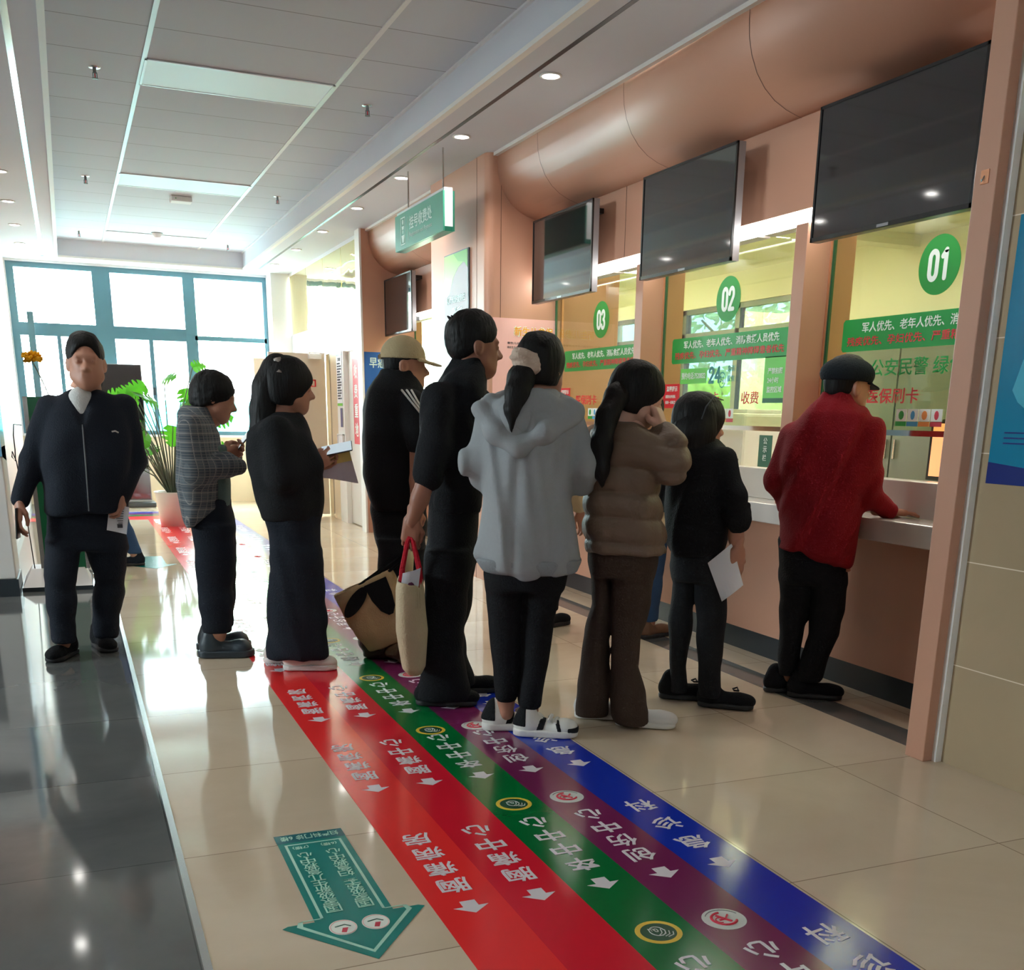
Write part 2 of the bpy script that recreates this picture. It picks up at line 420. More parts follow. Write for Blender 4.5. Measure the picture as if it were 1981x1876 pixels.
# ------------------------------------------------------------------ window wall and far right wall
WY = 15.95
c = MB(); c.box((-.8, WY, 0), (3.2, WY+.24, .93), M_dado); c.box((-.8, WY, 3.075), (3.2, WY+.24, 3.4), M_white)
c.box((-.8, WY, .93), (-.545, WY+.24, 3.075), M_white); c.box((2.76, WY, .93), (3.2, WY+.24, 3.075), M_white)
o = c.build('wall_end'); struct(o)
w = MB()
def fb(x0, x1, z0, z1, d=.07): w.box((x0, WY+.05+(.003 if x1-x0 > 1 else 0), z0), (x1, WY+.05+d-(.003 if x1-x0 > 1 else 0), z1), M_frame)
fb(-.545, -.455, .93, 3.085); fb(-.545, 2.76, 3.01, 3.085); fb(.475, .70, .93, 3.05); fb(1.62, 1.775, .93, 3.05); fb(2.69, 2.76, .93, 3.05)
fb(-.50, 1.66, 2.18, 2.34); fb(1.74, 2.72, 2.205, 2.262, .068); fb(-.54, 2.76, .93, .985, .09)
fb(-.02, .03, .95, 2.2, .06); fb(1.13, 1.185, .95, 2.2, .06); fb(-.36, -.33, .95, 2.2, .06)
o = w.build('window_1'); struct(o)
MB().box((-.5, WY+.085, .95), (2.73, WY+.089, 3.05), M_pane).build('pane', o)
MB().box((-.56, WY-.04, .90), (2.76, WY+.05, .93), M_trimw).build('window_sill', o)
MB().box((1.13, WY+.02, 1.46), (1.165, WY+.05, 1.56), M_frame2).build('window_handle', o)
o = MB().box((2.745, 15.62, 0), (3.06, WY+.1, ZC), M_white).build('wall_pier'); struct(o)
# right wall beyond the narrow pillar: doorway between y 11.75 and 13.5
c = MB()
c.box((3.0, 13.5, 0), (3.2, WY+.1, 2.02), M_dado); c.box((3.0, 11.62, 2.02), (3.2, WY+.1, 2.30), M_white)
c.box((3.0, 11.62, 3.06), (3.2, WY+.1, ZC+.1), M_white)
o = c.build('wall_right'); struct(o)
c = MB()
for k, (a, b) in enumerate(((11.64, 12.55), (12.56, 13.5), (13.51, 14.5), (14.51, 15.6))):
    c.box((3.0, a, 2.30), (3.012, b, 3.06), M_mirror)
o = c.build('wall_mirror_panels'); struct(o)
o = MB().box((2.985, 11.64, 1.955), (3.0, 13.55, 2.06), M_trimw).build('trim_8'); struct(o)
# doors
M_doorp = mat('beige_door_laminate', (200, 184, 168), .45)
M_doorw = mat('white_door_laminate', (226, 222, 216), .4)
o = MB().box((2.30, 13.50, .02), (2.985, 13.545, 1.965), M_doorp).build('door_1'); struct(o)
c = MB().box((2.78, 13.42, 1.90), (2.93, 13.50, 1.955), M_trimw); c.tube([(2.79, 13.43, 1.965), (2.76, 13.35, 1.968), (2.97, 13.42, 1.968)], .008, M_trimw); c.build('door_closer', o)
c = MB(); c.box((2.80, 13.492, 1.58), (2.815, 13.50, 1.66), M_redf); c.box((2.85, 13.492, 1.58), (2.865, 13.50, 1.66), M_redf); c.box((2.80, 13.492, 1.645), (2.865, 13.50, 1.66), M_redf); c.box((2.80, 13.492, 1.575), (2.865, 13.50, 1.585), M_redf); c.build('door_sign', o)
o = MB().box((2.40, 15.25, .02), (2.72, 15.295, 1.965), M_doorp).build('door_2'); struct(o)
o = MB().box((3.03, 11.66, .01), (3.07, 12.50, 1.955), M_doorw).build('door_3'); struct(o)
c = MB(); c.box((2.985, 12.84, 0), (3.13, 13.2, 1.955), M_dado); c.box((2.975, 12.50, 0), (3.13, 12.84, 1.955), M_trimw); c.box((2.985, 13.2, 0), (3.02, 13.26, 1.955), M_steel)
o = c.build('trim_9'); struct(o)
o = MB().box((3.35, 11.62, 0), (3.4, 14, 2.4), M_dado).build('wall_inner_corridor'); struct(o)

# left and rear
c = MB(); c.box((-.80, 9.2, 0), (-.56, WY+.2, ZC), M_wallp); o = c.build('wall_left'); struct(o)
o = MB().box((-6.1, 9.2, 0), (-.80, 9.4, ZC), M_wallp).build('wall_left_return'); struct(o)
o = MB().box((-6.3, -4, 0), (-6.1, 1.5, ZC), M_wallp).box((-6.3, 7.2, 0), (-6.1, 9.4, ZC), M_wallp).box((-6.3, 1.5, 0), (-6.1, 4.8, ZC), M_wallp).box((-6.3, 4.8, 0), (-6.1, 7.2, 1.8), M_wallp).box((-6.3, 4.8, 2.8), (-6.1, 7.2, ZC), M_wallp).build('wall_left_far'); struct(o)  # opening in this unseen wall added to let in side daylight
c = MB(); c.box((-6.1, -4.2, 0), (3.3, -4, ZC), M_wallp)
o = c.build('wall_rear'); struct(o)
o = MB().box((-.5585, 9.25, 0), (-.548, 15.94, .10), M_trimw).build('baseboard_left'); struct(o)

# ------------------------------------------------------------------ the office behind the glass
c = MB()
c.box((3.62, 2.5, 2.75), (6.7, 13.2, 2.85), M_cream)
o = c.build('ceiling'); struct(o)
c = MB()
for y in (3.6, 5.4, 7.2): c.box((3.7, y, 2.66), (6.5, y+.18, 2.75), M_cream)
o = c.build('trim_10'); struct(o)
c = MB()
c.box((6.5, 2.5, 0), (6.7, 8.8, 2.75), M_cream); c.box((6.5, 8.8, 0), (6.7, 12.7, 1.16), M_cream); c.box((6.5, 8.8, 2.45), (6.7, 12.7, 2.75), M_cream); c.box((6.5, 12.7, 0), (6.7, 13.2, 2.75), M_cream)
o = c.build('wall_office_back'); struct(o)
o = MB().box((3.62, 2.4, 0), (6.7, 2.6, 2.75), M_cream).build('wall_office_near'); struct(o)
o = MB().box((4.4, 13.1, 0), (6.7, 13.2, 2.75), M_cream).build('wall_office_far'); struct(o)
c = MB()
for y0, y1, z0, z1 in ((8.8, 8.86, 1.16, 2.45), (9.78, 9.86, 1.16, 2.45), (10.85, 10.93, 1.16, 2.45), (11.8, 11.88, 1.16, 2.45), (12.64, 12.7, 1.16, 2.45), (8.8, 12.7, 1.16, 1.22), (8.8, 12.7, 2.40, 2.45), (8.8, 12.7, 2.14, 2.20)):
    c.box((6.53, y0, z0), (6.6, y1, z1), M_frame2)
o = c.build('window_2'); struct(o)
MB().box((6.56, 8.84, 1.2), (6.564, 12.66, 2.42), M_dimpane).build('pane', o)
# dark cupboard wall seen through window 01
M_cup = mat('grey_green_cupboard', (86, 92, 80), .4)
t = thing('cupboard', 'tall grey cupboard inside the office behind window 01', 'cupboard', (6.25, 6.75, 0))
MB().box((-.22, -.68, .02), (.22, .68, 1.98), M_cup).build('carcass', t)
for k in (-1, 1):
    d = MB().box((-.235, k*.34-.33, .05), (-.22, k*.34+.33, 1.95), M_cup).build('door', t)
    MB().box((-.25, k*.05-.008, 1.0), (-.235, k*.05+.008, 1.15), M_steel).build('handle', d)
t = thing('cupboard', 'low cream filing cabinet inside the office behind window 02', 'cabinet', (4.56, 6.6, 0))
MB().box((-.25, -.75, .0), (.25, .75, 1.10), M_creamd).build('carcass', t)
MB().box((-.27, -.76, 1.10), (.27, .76, 1.125), M_greend).build('top_edge', t)
for k in range(2):
    d = MB().box((-.265, -.72+k*.74, .72), (-.25, -.02+k*.74, 1.07), M_creamd).build('drawer', t)
    MB().box((-.285, -.52+k*.74, .90), (-.265, -.22+k*.74, .915), M_steel).build('handle', d)
t = thing('desk', 'cream office desk running behind windows 01 to 03', 'desk', (3.95, 5.4, 0))
MB().box((-.28, -2.2, .86), (.28, 2.2, .90), M_creamd).build('desk_top', t)
for y in (-2.1, -.7, .7, 2.1): MB().box((-.25, y-.02, 0), (.25, y+.02, .86), M_creamd).build('leg_panel', t)
M_scr = mat('orange_lit_screen', (236, 160, 110), .4, emit=.7)
t = thing('monitor', 'black computer monitor with orange page behind window 01', 'monitor', (4.05, 4.02, .90), 0)
MB().box((-.02, -.24, .10), (.02, .22, .40), M_black).build('casing', t)
MB().box((-.024, -.22, .12), (-.02, .20, .38), M_scr).build('screen', t)
MB().box((-.02, -.03, .0), (.02, .03, .12), M_black).build('stand', t); MB().box((-.09, -.1, 0), (.09, .1, .012), M_black).build('foot', t)
t = thing('printer', 'white printer on the office desk behind window 02', 'printer', (4.1, 5.95, .90))
MB().box((-.18, -.2, 0), (.18, .2, .42), M_white).build('casing', t, bevel=.02)
MB().box((-.2, -.17, .12), (-.17, .17, .14), M_grey).build('paper_tray', t)
MB().box((-.12, -.14, .42), (.15, .14, .445), M_paper).build('lid', t, bevel=.006)
# ------------------------------------------------------------------ service windows (glass, number, notices)
WR, WU = (0, -1, 0), (0, 0, 1)          # a viewer in the hall looks along +x
GX = 3.515
M_num = mat('window_number_green', (8, 140, 44), .4)
M_icg = mat('icon_green', (40, 160, 60), .5); M_icb = mat('icon_blue', (70, 160, 205), .5); M_ico = mat('icon_orange', (240, 150, 70), .5); M_icr = mat('icon_red', (200, 50, 70), .5)
M_teal2 = mat('teal_print', (20, 120, 120), .5)
M_lime = mat('light_green_label', (110, 205, 90), .5)
def pl(y, z, off=.004): return frame((GX-off, y, z), WR, WU)
def service_window(num, yl, yr, yc, label, pane=None):
    t = thing('service_window', label, 'service window', (GX, (yl+yr)/2, 0))
    T = Matrix.Translation((-GX, -(yl+yr)/2, 0))
    def B(): return MB()
    def fin(mb, name, par=t):
        for q in (mb.parts() if name == 'lettering' else [mb]):
            if not q.f: continue
            o = q.build(name)
            for v in o.data.vertices: v.co = T @ v.co
            o.parent = par
        return o
    g = fin(B().box((GX, yr, 1.245), (GX+.01, yl, 2.262), pane or M_sglass), 'glass_pane')
    fin(B().box((GX-.01, yr, 1.222), (GX+.02, yl, 1.247), M_chrome), 'bottom_rail')
    fin(B().box((GX-.001, yl-.02, 1.245), (GX+.011, yl, 2.262), M_greend), 'glass_edge')
    P = pl(yc, 1.938)
    d = B(); d.prism([(.122*math.cos(2*math.pi*k/48), .122*math.sin(2*math.pi*k/48)) for k in range(48)], -.001, .001, M_num, P)
    disc = fin(d, 'number_disc')
    n = B(); digits(n, num, P @ Matrix.Translation((-.066, -.066, .0012)), .132, .066, .0115, M_wfilm); fin(n, 'numeral', disc)
    yb = yc+.596
    b = B(); P = pl(yb, 1.605)
    b.prism([(.0, .012), (.012, 0), (1.25, 0), (1.25, .147), (.012, .147), (0, .135)], -.001, .001, M_green, P)
    bn = fin(b, 'notice_banner')
    l = B(); text(l, '军人优先、老年人优先、消防救援人员优先', P @ Matrix.Translation((.14, .083, .0015)), .046, M_wfilm, bold=.012, w=.97)
    text(l, '残疾优先、孕妇优先、严重精神障碍患者优先', P @ Matrix.Translation((.04, .024, .0015)), .042, M_redf, bold=.012, w=1.12); fin(l, 'lettering', bn)
    y = B(); text(y, '医保刷卡', pl(yc+.375, 1.365), .068, M_redf, bold=.012, w=.34); fin(y, 'lettering')
    ic = B(); y0 = yc+.165
    for k, m in enumerate((M_icg, M_icb, M_ico, M_icr)):
        P = pl(y0-.0735*k, 1.265)
        ic.box((0, .022, -.001), (.068, .075, .001), M_wfilm, P); ic.box((0, 0, -.001), (.068, .02, .001), m, P)
        ic.prism([(.034+.017*math.cos(2*math.pi*j/10)*(1 if k % 2 == 0 else .8), .048+.02*math.sin(2*math.pi*j/10)) for j in range(10 if k != 1 else 10)], .001, .0016, m, P)
    fin(ic, 'payment_stickers')
    r = B(); P = pl(yc+.70, 1.342)
    r.box((0, 0, -.001), (.215, .145, .001), M_redf, P); rs = fin(r, 'red_notice')
    l = B(); text(l, '温馨提示', P @ Matrix.Translation((.06, .10, .0015)), .032, M_wfilm, bold=.012); text(l, '请您有序排队', P @ Matrix.Translation((.05, .06, .0015)), .02, M_wfilm, bold=.012); text(l, '保持一米距离', P @ Matrix.Translation((.05, .025, .0015)), .02, M_wfilm, bold=.012); fin(l, 'lettering', rs)
    return t, fin, B
t1, fin1, B1 = service_window('01', 4.498, 3.045, 3.76, 'service window numbered 01 with green notices at the near end')
l = B1(); text(l, '公安民警 绿色通道', pl(4.13, 1.487), .078, M_green, bold=.012, w=.78); fin1(l, 'lettering')
t2, fin2, B2 = service_window('02', 6.118, 4.596, 5.385, 'service window numbered 02 with 24 hour emergency notice')
b = B2(); P = pl(5.865, 1.485); b.box((0, 0, -.001), (.30, .088, .001), M_lime, P); lb = fin2(b, 'phone_label')
l = B2(); text(l, '预约电话:7520032', P @ Matrix.Translation((.015, .026, .0015)), .04, M_wfilm, bold=.012, w=.27); fin2(l, 'lettering', lb)
l = B2(); digits(l, '24', pl(5.548, 1.482), .095, .068, .009, M_teal2); text(l, '时', pl(5.42, 1.478), .045, M_teal2); text(l, '急诊', pl(5.345, 1.545), .034, M_teal2, bold=.01); text(l, '服务', pl(5.345, 1.49), .034, M_teal2, bold=.01)
P = pl(5.398, 1.50); l.add([(.035*math.cos(a)*s, .045*math.sin(a)*s, 0) for s in (.85, 1) for a in [2*math.pi*k/20 for k in range(20)]], [(k, (k+1) % 20, (k+1) % 20+20, k+20) for k in range(20)], M_teal2, P)
fin2(l, 'lettering')
l = B2(); text(l, '收费', pl(5.19, 1.365), .068, M_redf, bold=.012, w=.17); fin2(l, 'lettering')
b = B2(); P = pl(4.985, 1.395); b.box((0, 0, -.001), (.30, .215, .001), M_lime, P); b.box((0, -.025, -.001), (.30, 0, .001), M_greend, P); gs = fin2(b, 'green_notice')
l = B2()
for k, s in enumerate(('严禁拍照', '24小时', '监控区域')): text(l, s, P @ Matrix.Translation((.035, .125-.048*k, .0015)), .032, M_wfilm, bold=.012)
fin2(l, 'lettering', gs)
b = B2(); P = pl(4.985, 1.03); b.box((0, 0, -.001), (.12, .17, .001), M_greend, P); gs = fin2(b, 'green_label')
l = B2(); vtext(l, '公示栏', P @ Matrix.Translation((.06, .14, .0015)), .035, .045, M_wfilm); fin2(l, 'lettering', gs)
service_window('03', 7.78, 6.215, 6.985, 'service window numbered 03 next to the pink poster')
t4, fin4, B4 = service_window('04', 11.45, 9.1, 9.55, 'service window in the far bay reflecting the daylight', glass_mat('green_service_glass_far', (.88, .93, .76), gain=.3))

# ------------------------------------------------------------------ screens
M_screen = mat('switched_off_screen', (26, 27, 31), .05)
M_screen.node_tree.nodes['Principled BSDF'].inputs['IOR'].default_value = 2.1
M_bezel = mat('black_bezel', (14, 14, 16), .3)
M_side = mat('grey_metal_side', (150, 150, 154), .35, .6)
def tv(y0, label):
    t = thing('television', label, 'television', (3.2, y0+.482, 2.062), 0, 'screens above the service windows')
    w, h = .482, .553
    MB().box((-.002, -w, 0), (.038, w, h), M_side).build('casing', t)
    m = MB()
    for a, b in (((-.012, -w, 0), (-.001, w, .018)), ((-.012, -w, h-.012), (-.001, w, h)), ((-.012, -w, 0), (-.001, -w+.012, h)), ((-.012, w-.012, 0), (-.001, w, h))): m.box(a, b, M_bezel)
    m.build('bezel', t)
    MB().box((-.008, -w+.012, .018), (-.003, w-.012, h-.012), M_screen).build('screen', t)
    MB().box((-.0145, -.035, .003), (-.012, .035, .014), M_side).build('maker_plate', t)
    m = MB(); m.box((.038, -.2, .12), (.16, -.16, .16), M_black); m.box((.038, .16, .12), (.16, .2, .16), M_black); m.box((.038, -.25, .10), (.06, .25, .45), M_black)
    m.box((.04, -.3, h-.05), (.16, .3, h-.02), M_black)
    m.build('wall_bracket', t)
    return t
tv(3.285, 'switched off screen above window 01, nearest and largest in view')
tv(4.895, 'switched off screen above window 02, middle of the three')
tv(6.515, 'switched off screen above window 03 beside the broad pillar')
tv(10.48, 'small far screen beside the narrow brown pillar')
for y0, y1, lab in ((3.05, 4.95, 'bright led strip light over the nearest service window'), (4.97, 6.58, 'bright led strip light over the second service window'), (6.60, 7.77, 'bright led strip light over the third service window'), (9.2, 11.3, 'led strip light in the far window bay')):
    t = thing('strip_light', lab, 'light', (3.375, (y0+y1)/2, 2.205))
    hl = (y1-y0)/2-.015
    MB().box((-.012, -hl, .0), (.03, hl, .055), M_led).build('light_tube', t)
    MB().box((.03, -hl, -.005), (.11, hl, .056), M_white).build('housing', t)

# ------------------------------------------------------------------ hanging sign
M_sign = mat('sign_green', (60, 150, 122), .3)
M_sgd = mat('sign_dark_green', (22, 96, 76), .35)
M_slet = mat('sign_lettering', (216, 238, 228), .5)
t = thing('hanging_sign', 'green hanging sign for registration and payment on two rods', 'sign', (2.6, 8.31, 2.54))
MB().box((-.012, -.61, 0), (.0, .61, .262), M_sign).build('front_panel', t)
MB().box((.062, -.61, 0), (.074, .61, .262), M_sgd).build('back_panel', t)
MB().box((0, -.60, .03), (.062, .60, .285), M_white).build('body', t)
MB().box((0, -.605, -.002), (.062, .605, .03), M_sgd).build('bottom_tray', t)
for y in (-.49, .37): MB().cyl((.03, y, .28), (.03, y, .56), .006, M_steel, n=10).build('rod', t)
P = frame((-.0125, 0, 0), WR, WU)
l = MB()
text(l, '挂号收费处', P @ Matrix.Translation((-.21, .115, 0)), .095, M_slet, bold=.015, w=.56)
text(l, 'Registration and Payment', P @ Matrix.Translation((-.21, .055, 0)), .04, M_slet, bold=.0, w=.56)
l.box((-.255, .045, 0), (-.25, .215, .001), M_slet, P); l.build('lettering', t)
l = MB()
for a, b in (((-.45, .03), (-.33, .038)), ((-.45, .222), (-.33, .23)), ((-.45, .03), (-.442, .23)), ((-.338, .03), (-.33, .23))): l.box((a[0], a[1], 0), (b[0], b[1], .001), M_slet, P)
l.prism([(-.39+.018*math.cos(k*.524), .195+.02*math.sin(k*.524)) for k in range(12)], 0, .001, M_slet, P)
l.prism([(-.42, .165), (-.36, .165), (-.37, .14), (-.41, .14)], 0, .001, M_slet, P)
l.box((-.40, .11, 0), (-.38, .135, .001), M_slet, P); l.prism([(-.43, .10), (-.35, .10), (-.372, .045), (-.408, .045)], 0, .001, M_slet, P)
l.build('pictogram', t)

# ------------------------------------------------------------------ ceiling fittings
def downlight(x, y, label):
    t = thing('downlight', label, 'downlight', (x, y, ZC), 0, 'round ceiling downlights')
    m = MB(); m.lathe([(.062, -.001), (.064, -.006), (.05, -.009), (.047, .0)], M_trimw, 24); m.build('rim', t, True)
    m = MB(); m.lathe([(.0005, -.007), (.03, -.0075), (.048, -.004)], M_lamp, 24); m.build('lens', t, True)
    d = bpy.data.lights.new('downlight_beam', 'SPOT'); d.energy = DL_W*(.5 if y < 6.5 else 1); d.spot_size = 2.2; d.spot_blend = .8; d.shadow_soft_size = .05; d.color = (1, .95, .88)
    o = bpy.data.objects.new('lamp', d); COL.objects.link(o); o.parent = t; o.location = (0, 0, -.03)
    return t
DL_W = 22
names = ['nearest', 'second', 'third', 'fourth', 'fifth', 'sixth', 'seventh', 'eighth']
for k, y in enumerate((4.52, 5.98, 7.46, 8.91, 10.36, 11.82, 13.25, 14.70)):
    downlight(2.643, y, '%s downlight in the ceiling strip beside the service counters' % names[k])
for k, y in enumerate((10.25, 11.65, 13.06, 14.47)):
    downlight(-.31, y, '%s visible downlight in the ceiling strip at far left' % names[k])
for k, y in enumerate((.10, 1.55, 3.0, 4.45, 5.9, 7.35, 8.8)):  # lamps out of view, added to raise the light on the near floor
    downlight(-.31, y, 'unseen downlight added to brighten the near floor, left ceiling strip')
for k, y in enumerate((7.747, 11.22, 14.69)):
    t = thing('ceiling_light', '%s flat rectangular light panel in the tiled ceiling' % ('nearest', 'middle', 'farthest')[k], 'ceiling light', (1.21, y, ZT), 0, 'flat light panels in the tiled ceiling')
    MB().box((-.565, -.272, -.006), (.565, .272, .0), M_panelight).build('diffuser', t)
    m = MB()
    for a, b in (((-.578, -.285), (.578, -.268)), ((-.578, .268), (.578, .285)), ((-.578, -.285), (-.562, .285)), ((.562, -.285), (.578, .285))): m.box((a[0], a[1], -.009), (b[0], b[1], -.001), M_tee)
    m.build('frame', t)
for k, y in enumerate((4.2, 5.9, 7.6, 10.2)):
    t = thing('ceiling_light', 'office ceiling light behind the service glass', 'ceiling light', (5.0, y, 2.745), 0, 'office ceiling lights')
    MB().box((-.6, -.15, -.02), (.6, .15, 0), mat('office_light_diffuser', (255, 250, 232), .5, emit=16)).build('diffuser', t)
    MB().box((-.62, -.17, -.012), (.62, .17, .003), M_white).build('frame', t)
for k, (x, y) in enumerate(((.36, 7.80), (.36, 11.25), (.34, 14.63), (2.09, 7.83), (2.10, 11.34), (2.09, 14.83))):
    side = 'left' if k < 3 else 'right'; far = ('nearest', 'middle', 'farthest')[k % 3]
    t = thing('sprinkler', '%s fire sprinkler on the %s side of the tiled ceiling' % (far, side), 'sprinkler', (x, y, ZT), 0, 'ceiling fire sprinklers')
    m = MB(); m.lathe([(.001, -.004), (.034, -.004), (.036, 0)], M_steel, 20); m.build('escutcheon', t, True)
    m = MB(); m.cyl((0, 0, -.004), (0, 0, -.035), .011, M_grey, n=10); m.box((-.014, -.003, -.062), (-.009, .003, -.03), M_grey); m.box((.009, -.003, -.062), (.014, .003, -.03), M_grey); m.cyl((0, 0, -.035), (0, 0, -.06), .004, M_redf, n=8); m.build('head', t)
    m = MB(); m.cyl((0, 0, -.062), (0, 0, -.066), .018, M_grey, n=14); m.build('deflector', t)
t = thing('access_point', 'white rectangular wireless box on the tiled ceiling', 'ceiling box', (1.243, 11.85, ZT))
MB().box((-.10, -.08, -.05), (.10, .08, 0), M_white).build('casing', t, bevel=.01); MB().box((-.06, -.0815, -.03), (-.05, -.08, -.022), M_icg).build('indicator', t)
t = thing('smoke_detector', 'round white smoke detector beside the farthest ceiling light', 'smoke detector', (1.2, 14.3, ZT))
m = MB(); m.lathe([(.06, 0), (.06, -.02), (.045, -.035), (.04, -.05), (.001, -.055)], M_white, 24); m.build('casing', t, True); MB().cyl((0, 0, 0), (0, 0, -.006), .068, M_grey, n=24).build('base', t)

# ------------------------------------------------------------------ posters and wall signs
M_pink = mat('pink_poster', (240, 188, 184), .35, noise=.06, nscale=6)
M_orange = mat('orange_print', (246, 176, 44), .5)
M_blue = mat('blue_poster', (22, 92, 168), .4)
M_teal = mat('teal_poster', (0, 128, 164), .25); M_teall = mat('light_teal_print', (70, 178, 204), .3); M_navy = mat('navy_print', (0, 34, 116), .3)
# pink poster on the big pillar's side
t = thing('poster', 'pink paper poster about newborn insurance on the brown pillar', 'poster', (3.27, 7.7795, 1.40))
PR, PU = (1, 0, 0), (0, 0, 1)
P = frame((0, -.002, 0), PR, PU)
MB().box((-.27, 0, -.002), (.285, .585, 0), M_pink, P).build('sheet', t)
l = MB(); text(l, '新生儿参保', P @ Matrix.Translation((-.10, .455, .0002)), .078, M_wfilm, bold=.02, w=.335); text(l, '新生儿参保', P @ Matrix.Translation((-.095, .461, .0016)), .066, M_orange, bold=.012, w=.322)
text(l, '新生儿出生后九十天内办理参保手续', P @ Matrix.Translation((-.15, .40, 0)), .017, M_ink, w=.40); text(l, '自出生之日起', P @ Matrix.Translation((-.15, .37, 0)), .017, M_ink)
text(l, '一、办理所需材料', P @ Matrix.Translation((-.11, .335, 0)), .017, M_ink); text(l, '户口本、身份证复印件', P @ Matrix.Translation((-.11, .30, 0)), .017, M_ink); l.build('lettering', t)
# green poster panel on the front of the big pillar
t = thing('poster', 'tall white and green health poster on the front of the broad pillar', 'poster', (2.9485, 8.43, 1.15))
P = frame((-.012, 0, 0), WR, WU)
M_pw = mat('poster_white', (226, 232, 236), .6, spec=.15); M_pg = mat('poster_lime', (150, 208, 84), .35); M_pgd = mat('poster_leaf_green', (96, 182, 40), .35); M_pb = mat('poster_sky_blue', (150, 214, 236), .3)
MB().box((0, -.29, 0), (.0, .29, 1.36), M_black).box((-.012, -.29, 0), (.004, .29, 1.36), M_frame2).build('backing_board', t)
MB().box((-.28, .01, 0), (.272, 1.352, .001), M_pw, P).build('sheet', t)
m = MB(); m.prism([(-.28, 1.352), (.272, 1.352), (.272, 1.24), (.18, 1.27), (.05, 1.24), (-.06, 1.18), (-.16, 1.06), (-.22, 1.04), (-.28, 1.06)], .001, .0018, M_pg, P)
m.prism([(-.06, 1.352), (.272, 1.352), (.272, 1.22), (.2, 1.27), (.06, 1.285)], .0018, .0024, M_pgd, P); m.build('leaf_graphic', t)
m = MB(); m.prism([(-.28, .70), (-.1, .685), (.1, .67), (.272, .66), (.272, .28), (-.28, .25)], .001, .0018, M_pb, P); m.prism([(-.28, .70), (-.21, .69), (-.17, .5), (-.16, .25), (-.28, .25)], .0018, .0024, M_pg, P); m.build('picture', t)
l = MB(); text(l, '健康知识宣传栏', P @ Matrix.Translation((-.22, .985, .002)), .06, M_sgd, bold=.015, w=.44); text(l, '预防接种', P @ Matrix.Translation((-.08, .90, .002)), .055, M_sgd, bold=.015); text(l, '定期体检 合理膳食', P @ Matrix.Translation((-.2, .82, .002)), .03, M_ink, w=.4); text(l, '科学就医', P @ Matrix.Translation((-.1, .76, .002)), .03, M_ink); text(l, '门诊时间', P @ Matrix.Translation((-.22, .17, .002)), .04, M_ink); l.build('lettering', t)
# blue poster on the narrow pillar
t = thing('poster', 'deep blue poster on the narrow brown pillar', 'poster', (3.10, 11.4495, 1.0))
P = frame((0, -.002, 0), PR, PU)
MB().box((-.145, 0, -.002), (.30, .90, 0), M_blue, P).build('sheet', t)
l = MB(); text(l, '早癌筛查', P @ Matrix.Translation((-.09, .74, 0)), .11, M_slet, bold=.012, w=.36); text(l, '关爱生命', P @ Matrix.Translation((-.05, .52, 0)), .06, M_slet, w=.28); text(l, '早发现 早诊断 早治疗', P @ Matrix.Translation((-.09, .42, 0)), .03, M_slet, w=.36); l.build('lettering', t)
# teal poster on the tiled wall, right edge of the picture
t = thing('poster', 'dark teal and blue poster on the tiled wall at right edge', 'poster', (3.0295, 2.55, 1.075))
P = frame((-.002, 0, 0), WR, WU)
MB().box((-.335, 0, -.001), (.335, .89, .001), M_teal, P).build('sheet', t)
m = MB()
m.prism([(-.335, 0), (.335, 0), (.335, .03), (-.05, .05), (-.335, .075)], .001, .0015, M_navy, P)
m.prism([(-.25, .62), (-.22, .70), (-.12, .78), (.05, .80), (.2, .74), (.28, .6), (.2, .58), (-.1, .62)], .001, .0015, M_teall, P)
m.prism([(-.27, .32), (-.24, .42), (-.20, .47), (.1, .50), (.28, .47), (.28, .44), (-.05, .44), (-.16, .40), (-.20, .34), (-.14, .25), (-.1, .2), (-.16, .23), (-.24, .28)], .001, .0015, M_teall, P); m.build('picture', t)
l = MB()
for k in range(3): l.box((-.28, .175-.018*k, .001), (.2, .180-.018*k, .0016), M_navy, P)
l.build('text_lines', t)
# red vertical sign on the white door
t = thing('door_banner', 'red vertical banner with white characters on the white door', 'sign', (3.028, 12.13, .93))
P = frame((-.002, 0, 0), WR, WU)
MB().box((-.13, 0, -.001), (.13, .93, .001), M_redf, P).build('sheet', t)
l = MB(); vtext(l, '收费重地', P @ Matrix.Translation((0, .79, .0015)), .15, .21, M_wfilm); l.build('lettering', t)
# duty notice and holders on the door post
t = thing('wall_notice', 'tall white notice with green ends on the door post', 'notice', (2.974, 12.68, 1.35))
P = frame((-.003, 0, 0), WR, WU)
MB().box((-.125, 0, -.002), (.125, .63, .002), M_paper, P).build('sheet', t)
m = MB(); m.box((-.125, .56, .002), (.125, .63, .003), M_green, P); m.box((-.125, 0, .002), (.125, .03, .003), M_pgd, P); m.build('header', t)
l = MB()
text(l, '工作制度', P @ Matrix.Translation((-.09, .50, .0025)), .04, M_ink, bold=.01)
for k in range(14): text(l, '认真履行岗位职责按时到岗'[k % 5:k % 5+7], P @ Matrix.Translation((-.1, .465-.03*k, .0025)), .018, M_ink, w=.2 if k % 3 else .15)
l.build('lettering', t)
t = thing('door_plate', 'narrow purple grey nameplate below the white notice', 'sign', (2.974, 12.62, 1.11))
P = frame((-.003, 0, 0), WR, WU); MB().box((-.06, 0, -.002), (.05, .215, .002), mat('purple_grey_plate', (88, 84, 128), .4), P).build('plate', t); MB().box((.05, 0, -.002), (.065, .215, .003), M_steel, P).build('edge', t)
t = thing('leaflet_holder', 'clear leaflet holder with papers below the door nameplate', 'leaflet holder', (2.975, 12.68, .74))
m = MB()
